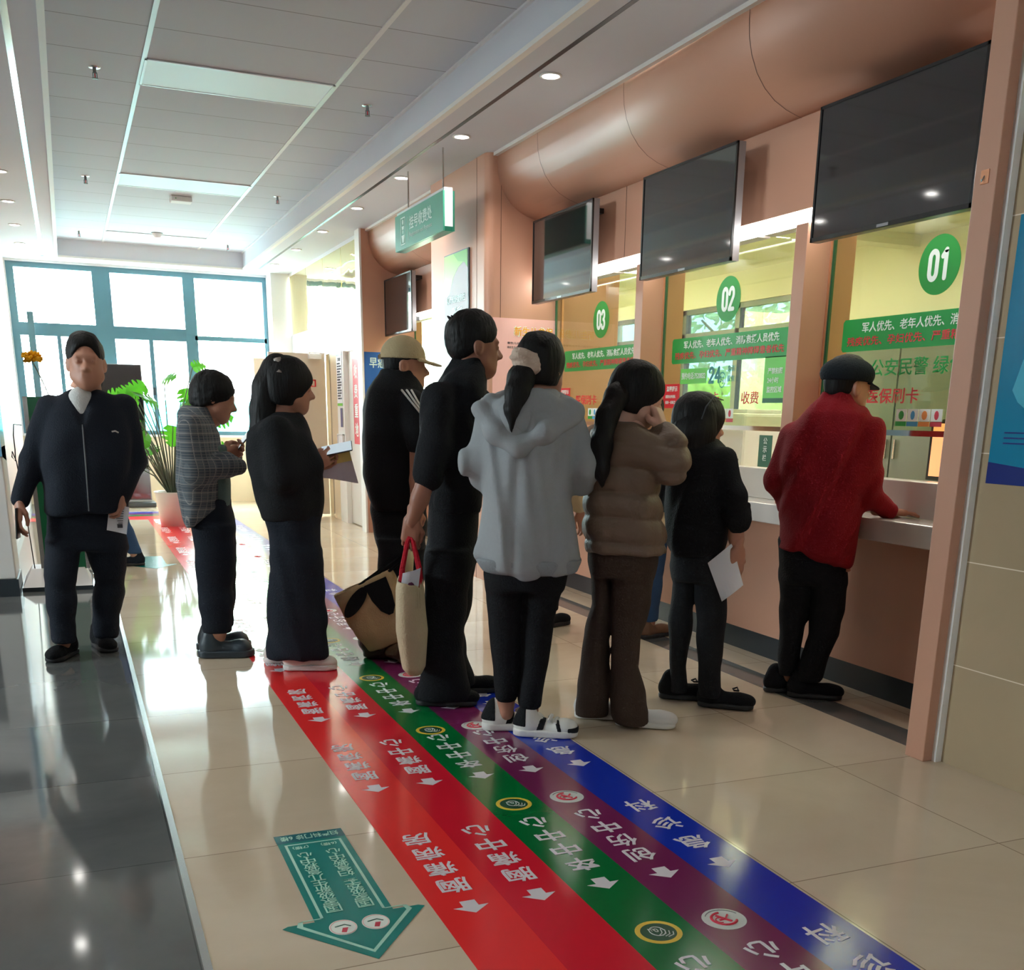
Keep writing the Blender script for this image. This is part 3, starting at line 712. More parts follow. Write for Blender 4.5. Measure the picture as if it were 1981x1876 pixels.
for a, b in (((-.14, 0), (.14, .012)), ((-.14, .278), (.14, .29)), ((-.14, 0), (-.13, .29)), ((.13, 0), (.14, .29))): m.box((a[0], a[1], 0), (b[0], b[1], .02), M_white, P)
m.build('frame', t); MB().box((-.13, .012, .002), (.13, .275, .008), M_paper, P).build('paper', t)
# little hook box on the pilaster
t = thing('wall_hook', 'small orange self adhesive hook plate on the near pilaster', 'hook', (2.9545, 2.995, 2.09))
P = frame((0, 0, 0), WR, WU)
m = MB().box((-.018, -.02, 0), (.018, .025, .004), M_copperl, P); m.build('plate', t, bevel=.002)
m = MB(); m.tube([(-.004, 0, .005), (-.010, 0, -.008), (-.014, 0, -.014), (-.016, 0, -.006)], .0025, M_steel); m.build('hook', t)

# ------------------------------------------------------------------ floor stripes
SCOL = [((236, 48, 48), 'red', '胸痛病房'), ((214, 28, 48), 'crimson', '胸痛中心'), ((0, 108, 50), 'green', '卒中中心'), ((116, 34, 84), 'purple', '创伤中心'), ((18, 46, 170), 'blue', '急诊科')]
SLAB = ['bright red floor stripe for the chest pain ward, leftmost of the five', 'crimson floor stripe for the chest pain centre, between red and green', 'green floor stripe for the stroke centre with yellow ringed emblems', 'purple floor stripe for the trauma centre with white round emblems', 'blue floor stripe for the emergency department, rightmost of the five']
M_fl = mat('floor_lettering', (222, 216, 222), .35)
M_yel = mat('emblem_yellow', (226, 190, 60), .35); M_emg = mat('emblem_green', (6, 74, 46), .35); M_emw = mat('emblem_pale', (206, 210, 206), .35); M_emr = mat('emblem_red', (206, 40, 66), .35)
TIPS = [.395, 1.385, 2.375, 3.365, 4.29, 5.25, 6.2, 7.15, 8.1, 9.05, 10.0, 10.95, 11.9, 12.85]
def emblem_mesh(kind):
    m = MB(); circ = lambda r, n=32: [(r*math.cos(2*math.pi*k/n), r*math.sin(2*math.pi*k/n)) for k in range(n)]
    if kind == 'g':
        m.prism(circ(.062), 0, .0004, M_yel); m.prism(circ(.048), .0004, .0006, M_emg)
        for k in range(4): m.tube([(.036-.008*k, -.012+.008*k, .0007), (.03-.008*k, -.026+.006*k, .0007), (.012-.006*k, -.032+.005*k, .0007)], .0016, M_emw, 5)
        m.tube([(.02*math.cos(a)-.002, .024*math.sin(a)+.004, .0007) for a in [k*.35 for k in range(17)]], .0014, M_emw, 5)
        text(m, '0', frame((-.002, .02, .0006), (-1, 0, 0), (0, -1, 0)), .02, M_emw, w=.012, align='C', thick=.0003)
        text(m, '山', frame((-.014, .024, .0006), (-1, 0, 0), (0, -1, 0)), .016, M_emw, align='C', thick=.0003)
    else:
        m.prism(circ(.060), 0, .0004, M_emw)
        m.tube([(.034*math.cos(a), .034*math.sin(a), .0005) for a in [-.6-k*.28 for k in range(16)]], .004, M_emr, 5)
        m.tube([(.012, -.02, .0005), (.0, .0, .0005), (-.012, .022, .0005)], .004, M_emr, 5); m.tube([(-.016, -.004, .0005), (.004, -.002, .0005), (.02, .016, .0005)], .0035, M_emr, 5)
        m.tube([(-.014+.012*math.cos(a), -.004+.014*math.sin(a), .0005) for a in [k*.6 for k in range(9)]], .002, M_emr, 5)
        m.tube([(.05*math.cos(a), .05*math.sin(a), .0005) for a in [.3+k*.2 for k in range(12)]], .0016, M_grey, 4)
    return m
proto_em = {}
for i, (rgb, cn, word) in enumerate(SCOL):
    x0 = .778+.2*i; x1 = x0+.2
    t = thing('floor_stripe', SLAB[i], 'floor marking', (x0+.1, 0, 0), 0, 'five wayfinding stripes on the floor')
    m_ = mat('stripe_'+cn, rgb, .16, noise=.05, nscale=3, bump=.02, bscale=5)
    yA = 13.47+.2*i
    MB().prism([(-.1, -2), (.1, -2), (.1, yA+.2), (-.56-x0-.1+.05, yA+.2), (-.56-x0-.1+.05, yA), (-.1, yA)], .0008, .0016, m_).build('film', t)
    pitch = .118 if len(word) == 4 else .172
    l = MB(); P = frame((0, 0, .0017), (-1, 0, 0), (0, -1, 0))
    l.prism([(-.022, -.075), (.022, -.075), (.022, -.04), (.05, -.04), (0, 0), (-.05, -.04), (-.022, -.04)], 0, .0004, M_fl, P)
    vtext(l, word, P @ Matrix.Translation((0, -.178 if len(word) == 4 else -.2, 0)), .092 if len(word) == 4 else .1, pitch, M_fl, bold=.012)
    l.marks = []; first = l.build('lettering', t); first.location = (0, TIPS[0], 0)
    for y in TIPS[1:]:
        c = first.copy(); COL.objects.link(c); c.parent = t; c.location = (0, y, 0)
    if i in (2, 3):
        e0 = emblem_mesh('g' if i == 2 else 'p').build('emblem', t); e0.location = (0, TIPS[0]-.277, .0017)
        for y in TIPS[1:]:
            c = e0.copy(); COL.objects.link(c); c.parent = t; c.location = (0, y-.277, .0017)
# teal arrow stickers
M_arrow = mat('teal_floor_film', (0, 128, 118), .2); M_arrow2 = mat('teal_dark_film', (0, 98, 104), .2); M_arl = mat('mint_print', (168, 220, 198), .35)
def floor_arrow(loc, label, full=True):
    t = thing('floor_arrow', label, 'floor sticker', loc, 0, 'teal arrow stickers on the floor')
    # local frame: x right (seen from the hall entrance), tip towards -y
    oc = lambda s: [(-.105+s, .80), (.105-s, .80), (.105-s, .245+s*.6), (.175-s*1.6, .245+s*.6-.0), (.19-s*2, .235-s*.2), (.0, .0+s*1.9), (-.19+s*2, .235-s*.2), (-.175+s*1.6, .245+s*.6), (-.105+s, .245+s*.6)]
    MB().prism(oc(0), .0008, .0014, M_arrow).build('film', t)
    if full:
        MB().prism([(-.106, .79), (.106, .79), (.106, .855), (-.106, .855)], .0008, .0016, M_arrow2).build('header', t)
        a = [(x, y if y < .79 else .775) for x, y in oc(.018)]; b = [(x, y if y < .79 else .768) for x, y in oc(.026)]
        m = MB(); n = len(a); m.add([(x, y, .0017) for x, y in a]+[(x, y, .0017) for x, y in b], [(k, (k+1) % n, (k+1) % n+n, k+n) for k in range(n)], M_arl); m.build('border', t)
        P = frame((0, 0, .0017), (-1, 0, 0), (0, -1, 0))
        l = MB()
        text(l, '妇产科门诊 6楼', P @ Matrix.Translation((0, -.843, 0)), .036, M_arl, align='C', w=.18, thick=.0004)
        for xx, s, fl in ((-.043, '国家级孕产妇急救中心', '(6楼)'), (.043, '国家级新生儿急救中心', '(7楼)')):
            vtext(l, s, P @ Matrix.Translation((xx, -.305, 0)), .044, .0415, M_arl, bold=.005); text(l, fl, P @ Matrix.Translation((xx, -.757, 0)), .026, M_arl, align='C', thick=.0004)
        l.build('lettering', t)
        for xx in (-.043, .043):
            e = MB(); e.prism([(xx+.036*math.cos(k*.196), .19+.042*math.sin(k*.196)) for k in range(32)], .0016, .0020, M_wfilm)
            e.tube([(xx+.033*math.cos(k*.196), .19+.038*math.sin(k*.196), .002) for k in range(33)], .0012, M_pink, 4)
            e.prism([(xx-.010, .165), (xx+.002, .16), (xx+.012, .185), (xx-.002, .187)], .002, .0023, M_icr)
            e.tube([(xx+.02, .19, .002), (xx+.006, .203, .002), (xx-.02, .197, .002)], .002, M_sgd, 4); e.build('emblem', t)
    return t
floor_arrow((.573, 2.232, 0), 'teal arrow floor sticker with maternity texts beside the red stripe')
floor_arrow((.56, 9.2, 0), 'teal arrow floor sticker far off under the daylight', False)
# ------------------------------------------------------------------ left edge: kiosk, sign stand, flower, pole
M_kw = mat('kiosk_white', (222, 220, 216), .35); M_kb = mat('kiosk_blue_edge', (110, 160, 186), .2)
t = thing('self_service_kiosk', 'white self service kiosk with dark base at the left edge', 'kiosk', (-.62, 8.35, 0))
MB().box((-.30, -.275, 0), (.205, .25, .12), M_dark).build('base', t)
MB().box((-.29, -.265, .12), (.195, .24, 1.02), M_kw).build('cabinet', t, bevel=.01)
m = MB(); m.prism([(-.265, 1.02), (.24, 1.02), (.24, 1.76), (-.10, 1.76), (-.20, 1.30)], -.29, .16, M_kw, Matrix(((0, 0, 1, 0), (1, 0, 0, 0), (0, 1, 0, 0), (0, 0, 0, 1)))); m.build('head', t)
m = MB(); m.prism([(-.285, .95), (.22, .9), (.24, 1.76), (-.10, 1.76), (-.21, 1.3)], .16, .195, M_kb, Matrix(((0, 0, 1, 0), (1, 0, 0, 0), (0, 1, 0, 0), (0, 0, 0, 1)))); m.build('side_panel', t)
m = MB(); m.box((-.20, -.2665, .12), (.03, -.265, .9), M_dark); m.box((.02, -.267, .12), (.032, -.2645, .92), M_dark); m.build('panel_gap', t)
m = MB(); m.add([(-.24, -.203, 1.3), (.12, -.203, 1.3), (.12, -.105, 1.72), (-.24, -.105, 1.72)], [(0, 1, 2, 3)], M_screen); m.build('screen', t)
t = thing('sign_stand', 'dark green sign stand on a white sloping base', 'sign stand', (-.172, 8.55, 0))
m = MB(); m.add([(-.23, -.30, .03), (.23, -.30, .03), (.23, .3, .03), (-.23, .3, .03), (-.17, -.06, .13), (.19, -.06, .13), (.19, .2, .13), (-.17, .2, .13)], [(0,3,2,1), (4,5,6,7), (0,1,5,4), (1,2,6,5), (2,3,7,6), (3,0,4,7)], M_white); m.build('base', t)
MB().box((-.235, -.305, 0), (.235, .305, .03), M_dark).build('base_plate', t)
MB().box((-.075, -.04, .12), (.20, .04, 1.345), mat('deep_green_panel', (12, 96, 58), .3)).build('panel', t)
MB().box((-.105, -.045, .12), (-.075, .045, 1.345), M_steel).build('edge_profile', t)
MB().box((.20, -.045, .12), (.225, .045, 1.345), M_steel).build('edge_profile', t)
M_fy = mat('yellow_flower', (250, 196, 30), .7, bump=.6, bscale=30); M_stem = mat('grey_green_stem', (96, 104, 84), .6)
t = thing('flower', 'yellow artificial flower on a thin stem above the green stand', 'flower', (-.10, 8.55, 1.345))
MB().tube([(0, 0, 0), (-.022, 0, .07), (-.05, 0, .15), (-.088, 0, .245)], .004, M_stem).build('stem', t)
_t = M_fy.node_tree; _q = _t.nodes.new('ShaderNodeBsdfTranslucent'); _q.inputs[0].default_value = lin(255, 214, 40); _x = _t.nodes.new('ShaderNodeMixShader'); _x.inputs[0].default_value = .55
_t.links.new(_t.nodes['Principled BSDF'].outputs[0], _x.inputs[1]); _t.links.new(_q.outputs[0], _x.inputs[2]); _t.links.new(_x.outputs[0], _t.nodes['Material Output'].inputs[0])
rf = random.Random(3); m = MB()
for k in range(70):
    a = rf.random()*6.283; r = .075*math.sqrt(rf.random()); d = Vector((math.cos(a)*r, math.sin(a)*r, (rf.random()*1.5-.55)*.06*math.sqrt(max(0, 1-(r/.078)**2))+.012)); b = Vector((-.088, 0, .25))
    m.tube([b, b+d*.6+Vector((0, 0, .008)), b+d+Vector((0, 0, -.006*(r/.07)))], [.006, .012, .009], M_fy, 5)
m.build('petals', t, True)
t = thing('sign_pole', 'thin dark pole standing in front of the end window', 'pole', (-.30, 15.6, 0))
MB().box((-.045, -.02, .02), (.03, .02, 2.44), M_frame).build('pole', t); MB().cyl((0, 0, 0), (0, 0, .025), .14, M_dark, n=24).build('foot', t)
t = thing('display_stand', 'tall black standing display with grey foot below the window', 'display stand', (.655, 15.3, 0))
MB().box((-.30, -.03, .085), (.30, .03, 1.83), M_side).build('frame', t)
MB().box((-.288, -.036, .10), (.288, -.03, 1.818), M_screen).build('screen', t)
MB().box((-.345, -.17, 0), (.345, .17, .07), mat('dark_grey_foot', (70, 72, 78), .4)).build('foot', t, bevel=.02)
t = thing('cable', 'thin black cable hanging beside the green sign stand', 'cable', (-.34, 8.5, 0))
m = MB(); m.tube([(.04, 0, 1.15), (-.01, 0, 1.155), (-.02, 0, 1.08), (-.02, 0, .98), (-.025, 0, .90), (-.045, 0, .93), (-.04, 0, .97), (-.02, 0, .90), (.0, 0, .6), (.02, .02, .1), (.03, .02, .006)], .004, M_black, 6); m.build('wire', t)
t = thing('wall_sticker', 'small round lavender sticker on the left wall', 'sticker', (-.5595, 14.0, 1.36))
m = MB(); P = frame((.001, 0, 0), (0, 1, 0), WU); m.prism([(.11*math.cos(k*.3), .06*math.sin(k*.3)) for k in range(21)], 0, .002, mat('lavender', (206, 196, 232), .5), P); m.build('disc', t)
m = MB(); text(m, '安', frame((.0035, 0, -.02), (0, 1, 0), WU), .04, mat('violet_ink', (140, 120, 190), .5), align='C'); m.build('lettering', t)

# ------------------------------------------------------------------ potted swiss cheese plant in front of the window
M_leaf = bpy.data.materials.new('plant_leaf'); M_leaf.use_nodes = True
_b = M_leaf.node_tree.nodes['Principled BSDF']; _b.inputs['Base Color'].default_value = lin(66, 140, 44); _b.inputs['Roughness'].default_value = .3
_nt = M_leaf.node_tree; _t = _nt.nodes.new('ShaderNodeBsdfTranslucent'); _t.inputs[0].default_value = lin(80, 150, 30); _m = _nt.nodes.new('ShaderNodeMixShader'); _m.inputs[0].default_value = .5
_nt.links.new(_b.outputs[0], _m.inputs[1]); _nt.links.new(_t.outputs[0], _m.inputs[2]); _nt.links.new(_m.outputs[0], _nt.nodes['Material Output'].inputs[0])
M_pot = mat('white_planter', (220, 222, 218), .35); M_soil = mat('dark_soil', (50, 40, 32), .9)
px_, py_ = 1.02, 12.7
t = thing('potted_plant', 'large leafy split leaf plant in a white pot by the window', 'plant', (px_, py_, 0))
m = MB(); m.lathe([(.001, 0), (.15, 0), (.19, .36), (.205, .38), (.185, .38), (.175, .33)], M_pot, 28); m.build('pot', t, True)
MB().lathe([(.001, .335), (.178, .335)], M_soil, 28).build('soil', t)
rp = random.Random(11)
def leaf(mb, base, d, up_, size):
    d = d.normalized(); s = d.cross(up_).normalized(); n = s.cross(d)
    K = 15; pts = []
    for side in (-1, 1):
        prof = []
        for k in range(K):
            u = k/(K-1); w = (math.sin(math.pi*min(1, u*.9+.12))**.8)*.5
            if k % 3 == 1 and 2 < k < K-2: w *= .35
            prof.append((u, side*w))
        pts.append(prof)
    P3 = lambda u, w: base+d*(u*size)+s*(w*size)+n*(-.35*(w**2)*size-.25*u*u*size)
    for side in (0, 1):
        vs = []; fs = []
        for u, w in pts[side]: vs += [P3(u, 0), P3(u, w)]
        for k in range(K-1):
            a = (2*k, 2*k+1, 2*k+3, 2*k+2); fs.append(a if side else a[::-1])
        mb.add(vs, fs, M_leaf)
sp = [(-.45, 1.42, .2), (-.38, 1.15, .19), (-.52, 1.02, .21), (-.33, .86, .2), (-.46, .78, .2), (-.20, 1.52, .2), (.0, 1.60, .19), (.30, 1.72, .16), (.42, 1.45, .16), (.50, 1.15, .19), (.38, 1.0, .2), (.46, .82, .2), (.25, .92, .2), (-.1, 1.35, .2), (.15, 1.3, .22), (.2, 1.5, .18), (-.28, 1.3, .2), (-.3, 1.0, .19), (.05, 1.1, .22), (-.42, 1.26, .18), (-.50, 1.36, .17), (-.36, .95, .2), (-.55, .9, .2), (-.30, 1.18, .19), (-.24, 1.42, .19), (-.44, 1.08, .2), (-.2, .92, .2), (.40, 1.3, .18), (-.33, 1.48, .17), (-.56, 1.18, .18), (-.4, .68, .19), (.33, 1.25, .18), (.12, .85, .2), (-.15, .8, .2)]
for x, z, s in sp:
    y = rp.uniform(-.18, .18); tip = Vector((x, y, z)); lm = MB()
    mid = Vector((x*.45, y*.5, .36+(z-.36)*.6))
    lm.tube([Vector((x*.05, y*.1, .33)), mid, tip], [.009, .007, .005], M_stem, 6)
    leaf(lm, tip, Vector((x*1.2+rp.uniform(-.2, .2), rp.uniform(-.5, .2), rp.uniform(-.5, .3))), Vector((rp.uniform(-.3, .3), -1, .5)), s*1.15)
    lm.build('leaf', t, True)

# ------------------------------------------------------------------ outdoors
M_ground = mat('pale_paving', (222, 222, 218), .8, noise=.1); M_fen = mat('turquoise_hoarding', (60, 200, 204), .5); M_bld = mat('glare_pale_building', (236, 234, 232), .8); M_bwin = mat('building_window', (196, 202, 212), .4)  # tower colours bleached so the outdoor glare swallows them
M_fol = mat('glare_pale_foliage', (176, 200, 150), .8, noise=.3, nscale=2); M_bark = mat('bark', (150, 136, 122), .9)  # leaf and bark colours lightened to imitate overexposed daylight
o = MB().box((-60, 16.3, -.4), (70, 160, -.15), M_ground).box((-60, -40, -.4), (-6.4, 16.3, -.15), M_ground).box((6.8, -20, -.4), (70, 16.3, -.15), M_ground).build('ground'); struct(o, 'pale paving outside the windows', 'ground')
t = thing('hoarding', 'turquoise hoarding outside beyond the end window', 'fence', (3, 24, -.15))
for k in range(9): MB().box((-9+2*k, 0, 0), (-9+2*k+1.97, .05, 1.6), M_fen).build('panel', t)
def tree(x, y, h, r, label, seed):
    q = random.Random(seed); t = thing('tree', label, 'tree', (x, y, -.15), 0, 'trees outside the building')
    m = MB(); m.tube([(0, 0, 0), (.1, 0, h*.4), (-.05, .1, h*.75)], [.16, .12, .05], M_bark, 8)
    for k in range(5):
        a = q.random()*6.28; m.tube([(0, 0, h*.4+.2*k), (math.cos(a)*r*.6, math.sin(a)*r*.6, h*.6+.25*k)], [.06, .02], M_bark, 6)
    m.build('trunk', t); c = MB()
    for k in range(900):
        v = Vector((q.gauss(0, 1), q.gauss(0, 1), q.gauss(0, 1))).normalized()*r*(q.random()**.4); v.z = v.z*.8+h*.75
        a = Vector((q.uniform(-1, 1), q.uniform(-1, 1), q.uniform(-1, 1))).normalized(); b = a.orthogonal().normalized()
        c.add([v-a*.12, v+b*.07, v+a*.12, v-b*.07], [(0, 1, 2, 3)], M_fol)
    c.build('crown', t)
tree(-3.5, 30, 7, 2.2, 'pale tree outside the end window, behind the left panes', 1)
tree(4.5, 28, 5, 1.8, 'pale tree outside the end window, behind the right panes', 2)
tree(12.2, 11, 4.2, 1.7, 'leafy tree outside the office window', 3)
tree(11.5, 16.5, 4.4, 1.8, 'second leafy tree outside the office window, farther along', 4)
t = thing('hedge', 'sunlit yellow green hedge outside the office window', 'hedge', (9.2, 14, -.15)); c = MB(); q = random.Random(5); M_hed = mat('yellow_green_hedge', (206, 226, 90), .8, noise=.3, nscale=2)
for k in range(3500):
    v = Vector((q.uniform(-.6, .6), q.uniform(-7, 7), 2.0*math.sqrt(q.random()))); a = Vector((q.uniform(-1, 1), q.uniform(-1, 1), q.uniform(-1, 1))).normalized(); b = a.orthogonal().normalized()
    c.add([v-a*.12, v+b*.07, v+a*.12, v-b*.07], [(0, 1, 2, 3)], M_hed)
c.build('foliage', t); MB().box((-.45, -7, 0), (.45, 7, 1.75), M_hed).build('core', t)
for k, (x, y, w, h, lab) in enumerate(((8, 110, 9, 34, 'pale apartment tower far outside, behind the middle panes'), (22, 120, 10, 40, 'taller pale apartment tower far outside, behind the right panes'))):
    t = thing('building', lab, 'building', (x, y, -.15)); MB().box((-w/2, 0, 0), (w/2, 10, h), M_bld).build('walls', t)
    for a in range(4):
        m = MB()
        for z in range(2, int(h)-2, 3): m.box((-w/2+.8+a*2.2, -.05, z), (-w/2+2.1+a*2.2, .0, z+1.6), M_bwin)
        m.build('window_column', t)
PEOPLE = {
 'big': {
  'o': (-0.067, 6.056),
  'az': -0.0111,
  'top': [(1.381, 0.159, 0.051, 0.0, 0.07), (1.345, 0.167, 0.123, 0.0, 0.1), (1.3, 0.169, 0.184, 0.0, 0.12), (1.249, 0.167, 0.207, -0.01, 0.14), (1.12, 0.152, 0.215, -0.02, 0.16), (0.99, 0.137, 0.213, -0.03, 0.17), (0.859, 0.124, 0.204, -0.03, 0.17), (0.752, 0.117, 0.197, -0.02, 0.16)],
  'hips': [(0.817, 0.123, 0.193, 0.0, 0.13), (0.696, 0.111, 0.2, 0.0, 0.135), (0.555, 0.095, 0.203, 0.0, 0.13)],
  'legs': [[(0.62, -0.001, 0.098, -0.02, 0.11), (0.563, -0.017, 0.09, -0.03, 0.11), (0.44, -0.042, 0.082, -0.08, 0.1), (0.335, -0.05, 0.077, -0.1, 0.095), (0.214, -0.056, 0.069, -0.11, 0.085), (0.123, -0.059, 0.068, -0.11, 0.085), (0.081, -0.061, 0.066, -0.11, 0.085)], [(0.613, 0.191, 0.112, 0.0, 0.11), (0.552, 0.195, 0.104, 0.0, 0.11), (0.419, 0.201, 0.079, 0.0, 0.1), (0.304, 0.185, 0.078, 0.02, 0.095), (0.208, 0.164, 0.076, 0.04, 0.085), (0.115, 0.153, 0.073, 0.05, 0.085), (0.06, 0.148, 0.071, 0.05, 0.085)]],
  'arms': [[(-0.006, 0.0, 1.276, 0.07), (-0.122, 0.02, 1.014, 0.062), (-0.189, -0.06, 0.818, 0.046)], [(0.346, 0.0, 1.283, 0.07), (0.375, 0.02, 1.014, 0.064), (0.3, -0.08, 0.86, 0.05)]],
  'head': (0.182, 1.495),
  'neck': (0.155, 1.363),
  'pts': {'handL': (-0.208, -0.07, 0.729), 'handR': (0.295, -0.1, 0.814), 'vcut': (0.141, -0.13, 1.324), 'footL': (-0.076, -0.12, 0.023), 'footR': (0.139, 0.04, -0.007), 'paper': (0.266, -0.13, 0.726)},
 },
 'check': {
  'o': (0.665, 5.805),
  'az': 0.1141,
  'top': [(1.279, -0.067, 0.061, 0.0, 0.07), (1.253, -0.069, 0.076, 0.0, 0.11), (1.22, -0.063, 0.089, 0.0, 0.16), (1.156, -0.059, 0.106, 0.0, 0.18), (1.039, -0.058, 0.113, 0.0, 0.18), (0.908, -0.063, 0.115, 0.0, 0.18), (0.791, -0.062, 0.101, 0.0, 0.17), (0.735, -0.102, 0.052, 0.0, 0.15), (0.703, -0.123, 0.021, 0.0, 0.12)],
  'hips': [(0.841, -0.018, 0.11, 0.0, 0.15), (0.699, -0.011, 0.115, 0.0, 0.15), (0.612, -0.007, 0.109, 0.0, 0.15)],
  'tee': [(1.105, 0.032, 0.058, 0.0, 0.12), (0.908, 0.035, 0.061, 0.0, 0.12), (0.787, 0.027, 0.062, 0.0, 0.12)],
  'legs': [[(0.707, -0.009, 0.112, -0.08, 0.085), (0.621, -0.007, 0.108, -0.08, 0.085), (0.485, -0.012, 0.102, -0.08, 0.08), (0.386, -0.018, 0.094, -0.08, 0.075), (0.208, -0.024, 0.083, -0.09, 0.07), (0.126, -0.025, 0.08, -0.09, 0.068)], [(0.691, -0.004, 0.11, 0.08, 0.085), (0.602, -0.003, 0.107, 0.08, 0.085), (0.361, -0.007, 0.096, 0.08, 0.075), (0.175, -0.012, 0.084, 0.08, 0.07), (0.121, -0.016, 0.085, 0.08, 0.068)]],
  'arms': [[(-0.081, -0.17, 1.189, 0.065), (-0.059, -0.2, 0.979, 0.062), (0.082, -0.16, 1.013, 0.052), (0.138, -0.12, 0.999, 0.042)], [(-0.047, 0.17, 1.184, 0.06), (0.006, 0.19, 0.991, 0.055), (0.114, 0.1, 1.036, 0.045)]],
  'head': (0.039, 1.342),
  'neck': (-0.028, 1.264),
  'pts': {'handL': (0.119, -0.06, 1.087), 'handR': (0.111, 0.06, 1.078), 'footL': (-0.005, -0.09, 0.02), 'footR': (-0.0, 0.12, 0.056)},
 },
 'black': {
  'o': (0.982, 5.357),
  'az': 0.1812,
  'top': [(1.273, -0.004, 0.074, 0.0, 0.08), (1.238, -0.02, 0.108, 0.0, 0.13), (1.184, -0.037, 0.148, 0.0, 0.18), (1.106, -0.026, 0.164, 0.0, 0.19), (1.006, -0.015, 0.168, 0.0, 0.19), (0.921, -0.007, 0.164, 0.0, 0.19), (0.84, -0.0, 0.157, 0.0, 0.19), (0.763, 0.008, 0.141, 0.0, 0.18)],
  'hips': [(0.807, 0.007, 0.144, 0.0, 0.17), (0.673, 0.016, 0.132, 0.0, 0.17), (0.542, 0.02, 0.126, 0.0, 0.17)],
  'legs': [[(0.623, 0.018, 0.128, -0.08, 0.09), (0.553, 0.021, 0.123, -0.08, 0.09), (0.439, 0.011, 0.136, -0.08, 0.1), (0.248, 0.005, 0.147, -0.08, 0.11), (0.068, 0.001, 0.155, -0.08, 0.12)], [(0.603, 0.018, 0.127, 0.08, 0.09), (0.414, 0.002, 0.125, 0.08, 0.1), (0.216, -0.012, 0.127, 0.09, 0.11), (0.036, -0.027, 0.124, 0.09, 0.12)]],
  'arms': [[(-0.045, -0.16, 1.185, 0.07), (-0.031, -0.19, 0.97, 0.066), (0.107, -0.1, 1.027, 0.05)], [(-0.022, 0.16, 1.179, 0.06), (0.006, 0.17, 0.949, 0.06), (0.109, 0.06, 1.007, 0.048)]],
  'head': (0.026, 1.394),
  'neck': (-0.017, 1.267),
  'pts': {'hand': (0.179, -0.06, 1.075), 'foot1': (0.039, -0.08, 0.028), 'foot2': (-0.104, 0.1, 0.025), 'phone': (0.245, -0.03, 1.11), 'env': (0.248, 0.0, 1.018), 'tail': (-0.111, 0.0, 1.338), 'clip': (-0.01, -0.03, 1.501)},
 },
 'capman': {
  'o': (1.552, 5.5),
  'az': 0.2751,
  'top': [(1.478, 0.043, 0.08, 0.0, 0.08), (1.437, 0.037, 0.117, 0.0, 0.13), (1.391, 0.033, 0.147, 0.0, 0.17), (1.298, 0.03, 0.17, 0.0, 0.19), (1.16, 0.026, 0.178, 0.0, 0.19), (0.961, 0.022, 0.174, 0.0, 0.19), (0.847, 0.028, 0.156, 0.0, 0.18), (0.785, 0.032, 0.14, 0.0, 0.17)],
  'hips': [(0.839, 0.029, 0.155, 0.0, 0.15), (0.642, 0.035, 0.141, 0.0, 0.15), (0.578, 0.04, 0.13, 0.0, 0.15)],
  'legs': [[(0.652, 0.002, 0.106, -0.09, 0.1), (0.589, 0.011, 0.096, -0.09, 0.1), (0.476, 0.002, 0.089, -0.09, 0.09), (0.311, -0.005, 0.08, -0.09, 0.085), (0.113, -0.008, 0.066, -0.09, 0.08)], [(0.632, 0.068, 0.111, 0.09, 0.1), (0.45, 0.083, 0.088, 0.09, 0.09), (0.28, 0.082, 0.076, 0.09, 0.085), (0.059, 0.078, 0.068, 0.09, 0.08)]],
  'arms': [[(0.116, -0.18, 1.329, 0.07), (0.133, -0.22, 1.128, 0.058)], [(-0.029, 0.18, 1.276, 0.065), (-0.048, 0.2, 1.059, 0.06), (0.046, 0.15, 0.87, 0.05)]],
  'fore': [[(0.133, -0.22, 1.128, 0.042), (0.126, -0.2, 0.947, 0.036), (0.109, -0.14, 0.798, 0.03)]],
  'head': (0.083, 1.52),
  'neck': (0.036, 1.419),
  'pts': {'hand': (0.104, -0.1, 0.754), 'foot1': (-0.0, -0.09, 0.011), 'foot2': (0.087, 0.09, -0.009), 'strA': (0.075, -0.2, 1.386), 'strB': (0.16, -0.25, 1.285)},
 },
 'tall': {
  'o': (1.528, 4.46),
  'az': 0.33,
  'top': [(1.488, 0.081, 0.059, 0.0, 0.07), (1.463, 0.071, 0.075, 0.0, 0.12), (1.433, 0.06, 0.091, 0.0, 0.16), (1.384, 0.047, 0.107, 0.0, 0.19), (1.3, 0.037, 0.117, 0.0, 0.2), (1.174, 0.034, 0.116, 0.0, 0.2), (1.042, 0.031, 0.11, 0.0, 0.19), (0.93, 0.022, 0.111, 0.0, 0.17), (0.874, 0.02, 0.11, 0.0, 0.16)],
  'hips': [(0.919, 0.017, 0.111, 0.0, 0.16), (0.748, 0.004, 0.113, 0.0, 0.16), (0.64, -0.005, 0.115, 0.0, 0.15)],
  'legs': [[(0.713, -0.011, 0.105, -0.09, 0.1), (0.652, -0.016, 0.104, -0.09, 0.1), (0.458, -0.029, 0.1, -0.09, 0.1), (0.343, -0.042, 0.095, -0.09, 0.095), (0.236, -0.044, 0.099, -0.09, 0.1), (0.122, -0.04, 0.111, -0.09, 0.1), (0.03, -0.04, 0.123, -0.09, 0.1)], [(0.691, 0.005, 0.107, 0.09, 0.1), (0.628, 0.014, 0.094, 0.09, 0.1), (0.426, 0.012, 0.081, 0.09, 0.09), (0.306, -0.001, 0.058, 0.09, 0.09), (0.195, 0.004, 0.063, 0.09, 0.09), (0.107, 0.019, 0.079, 0.09, 0.09), (0.052, 0.027, 0.088, 0.09, 0.09)]],
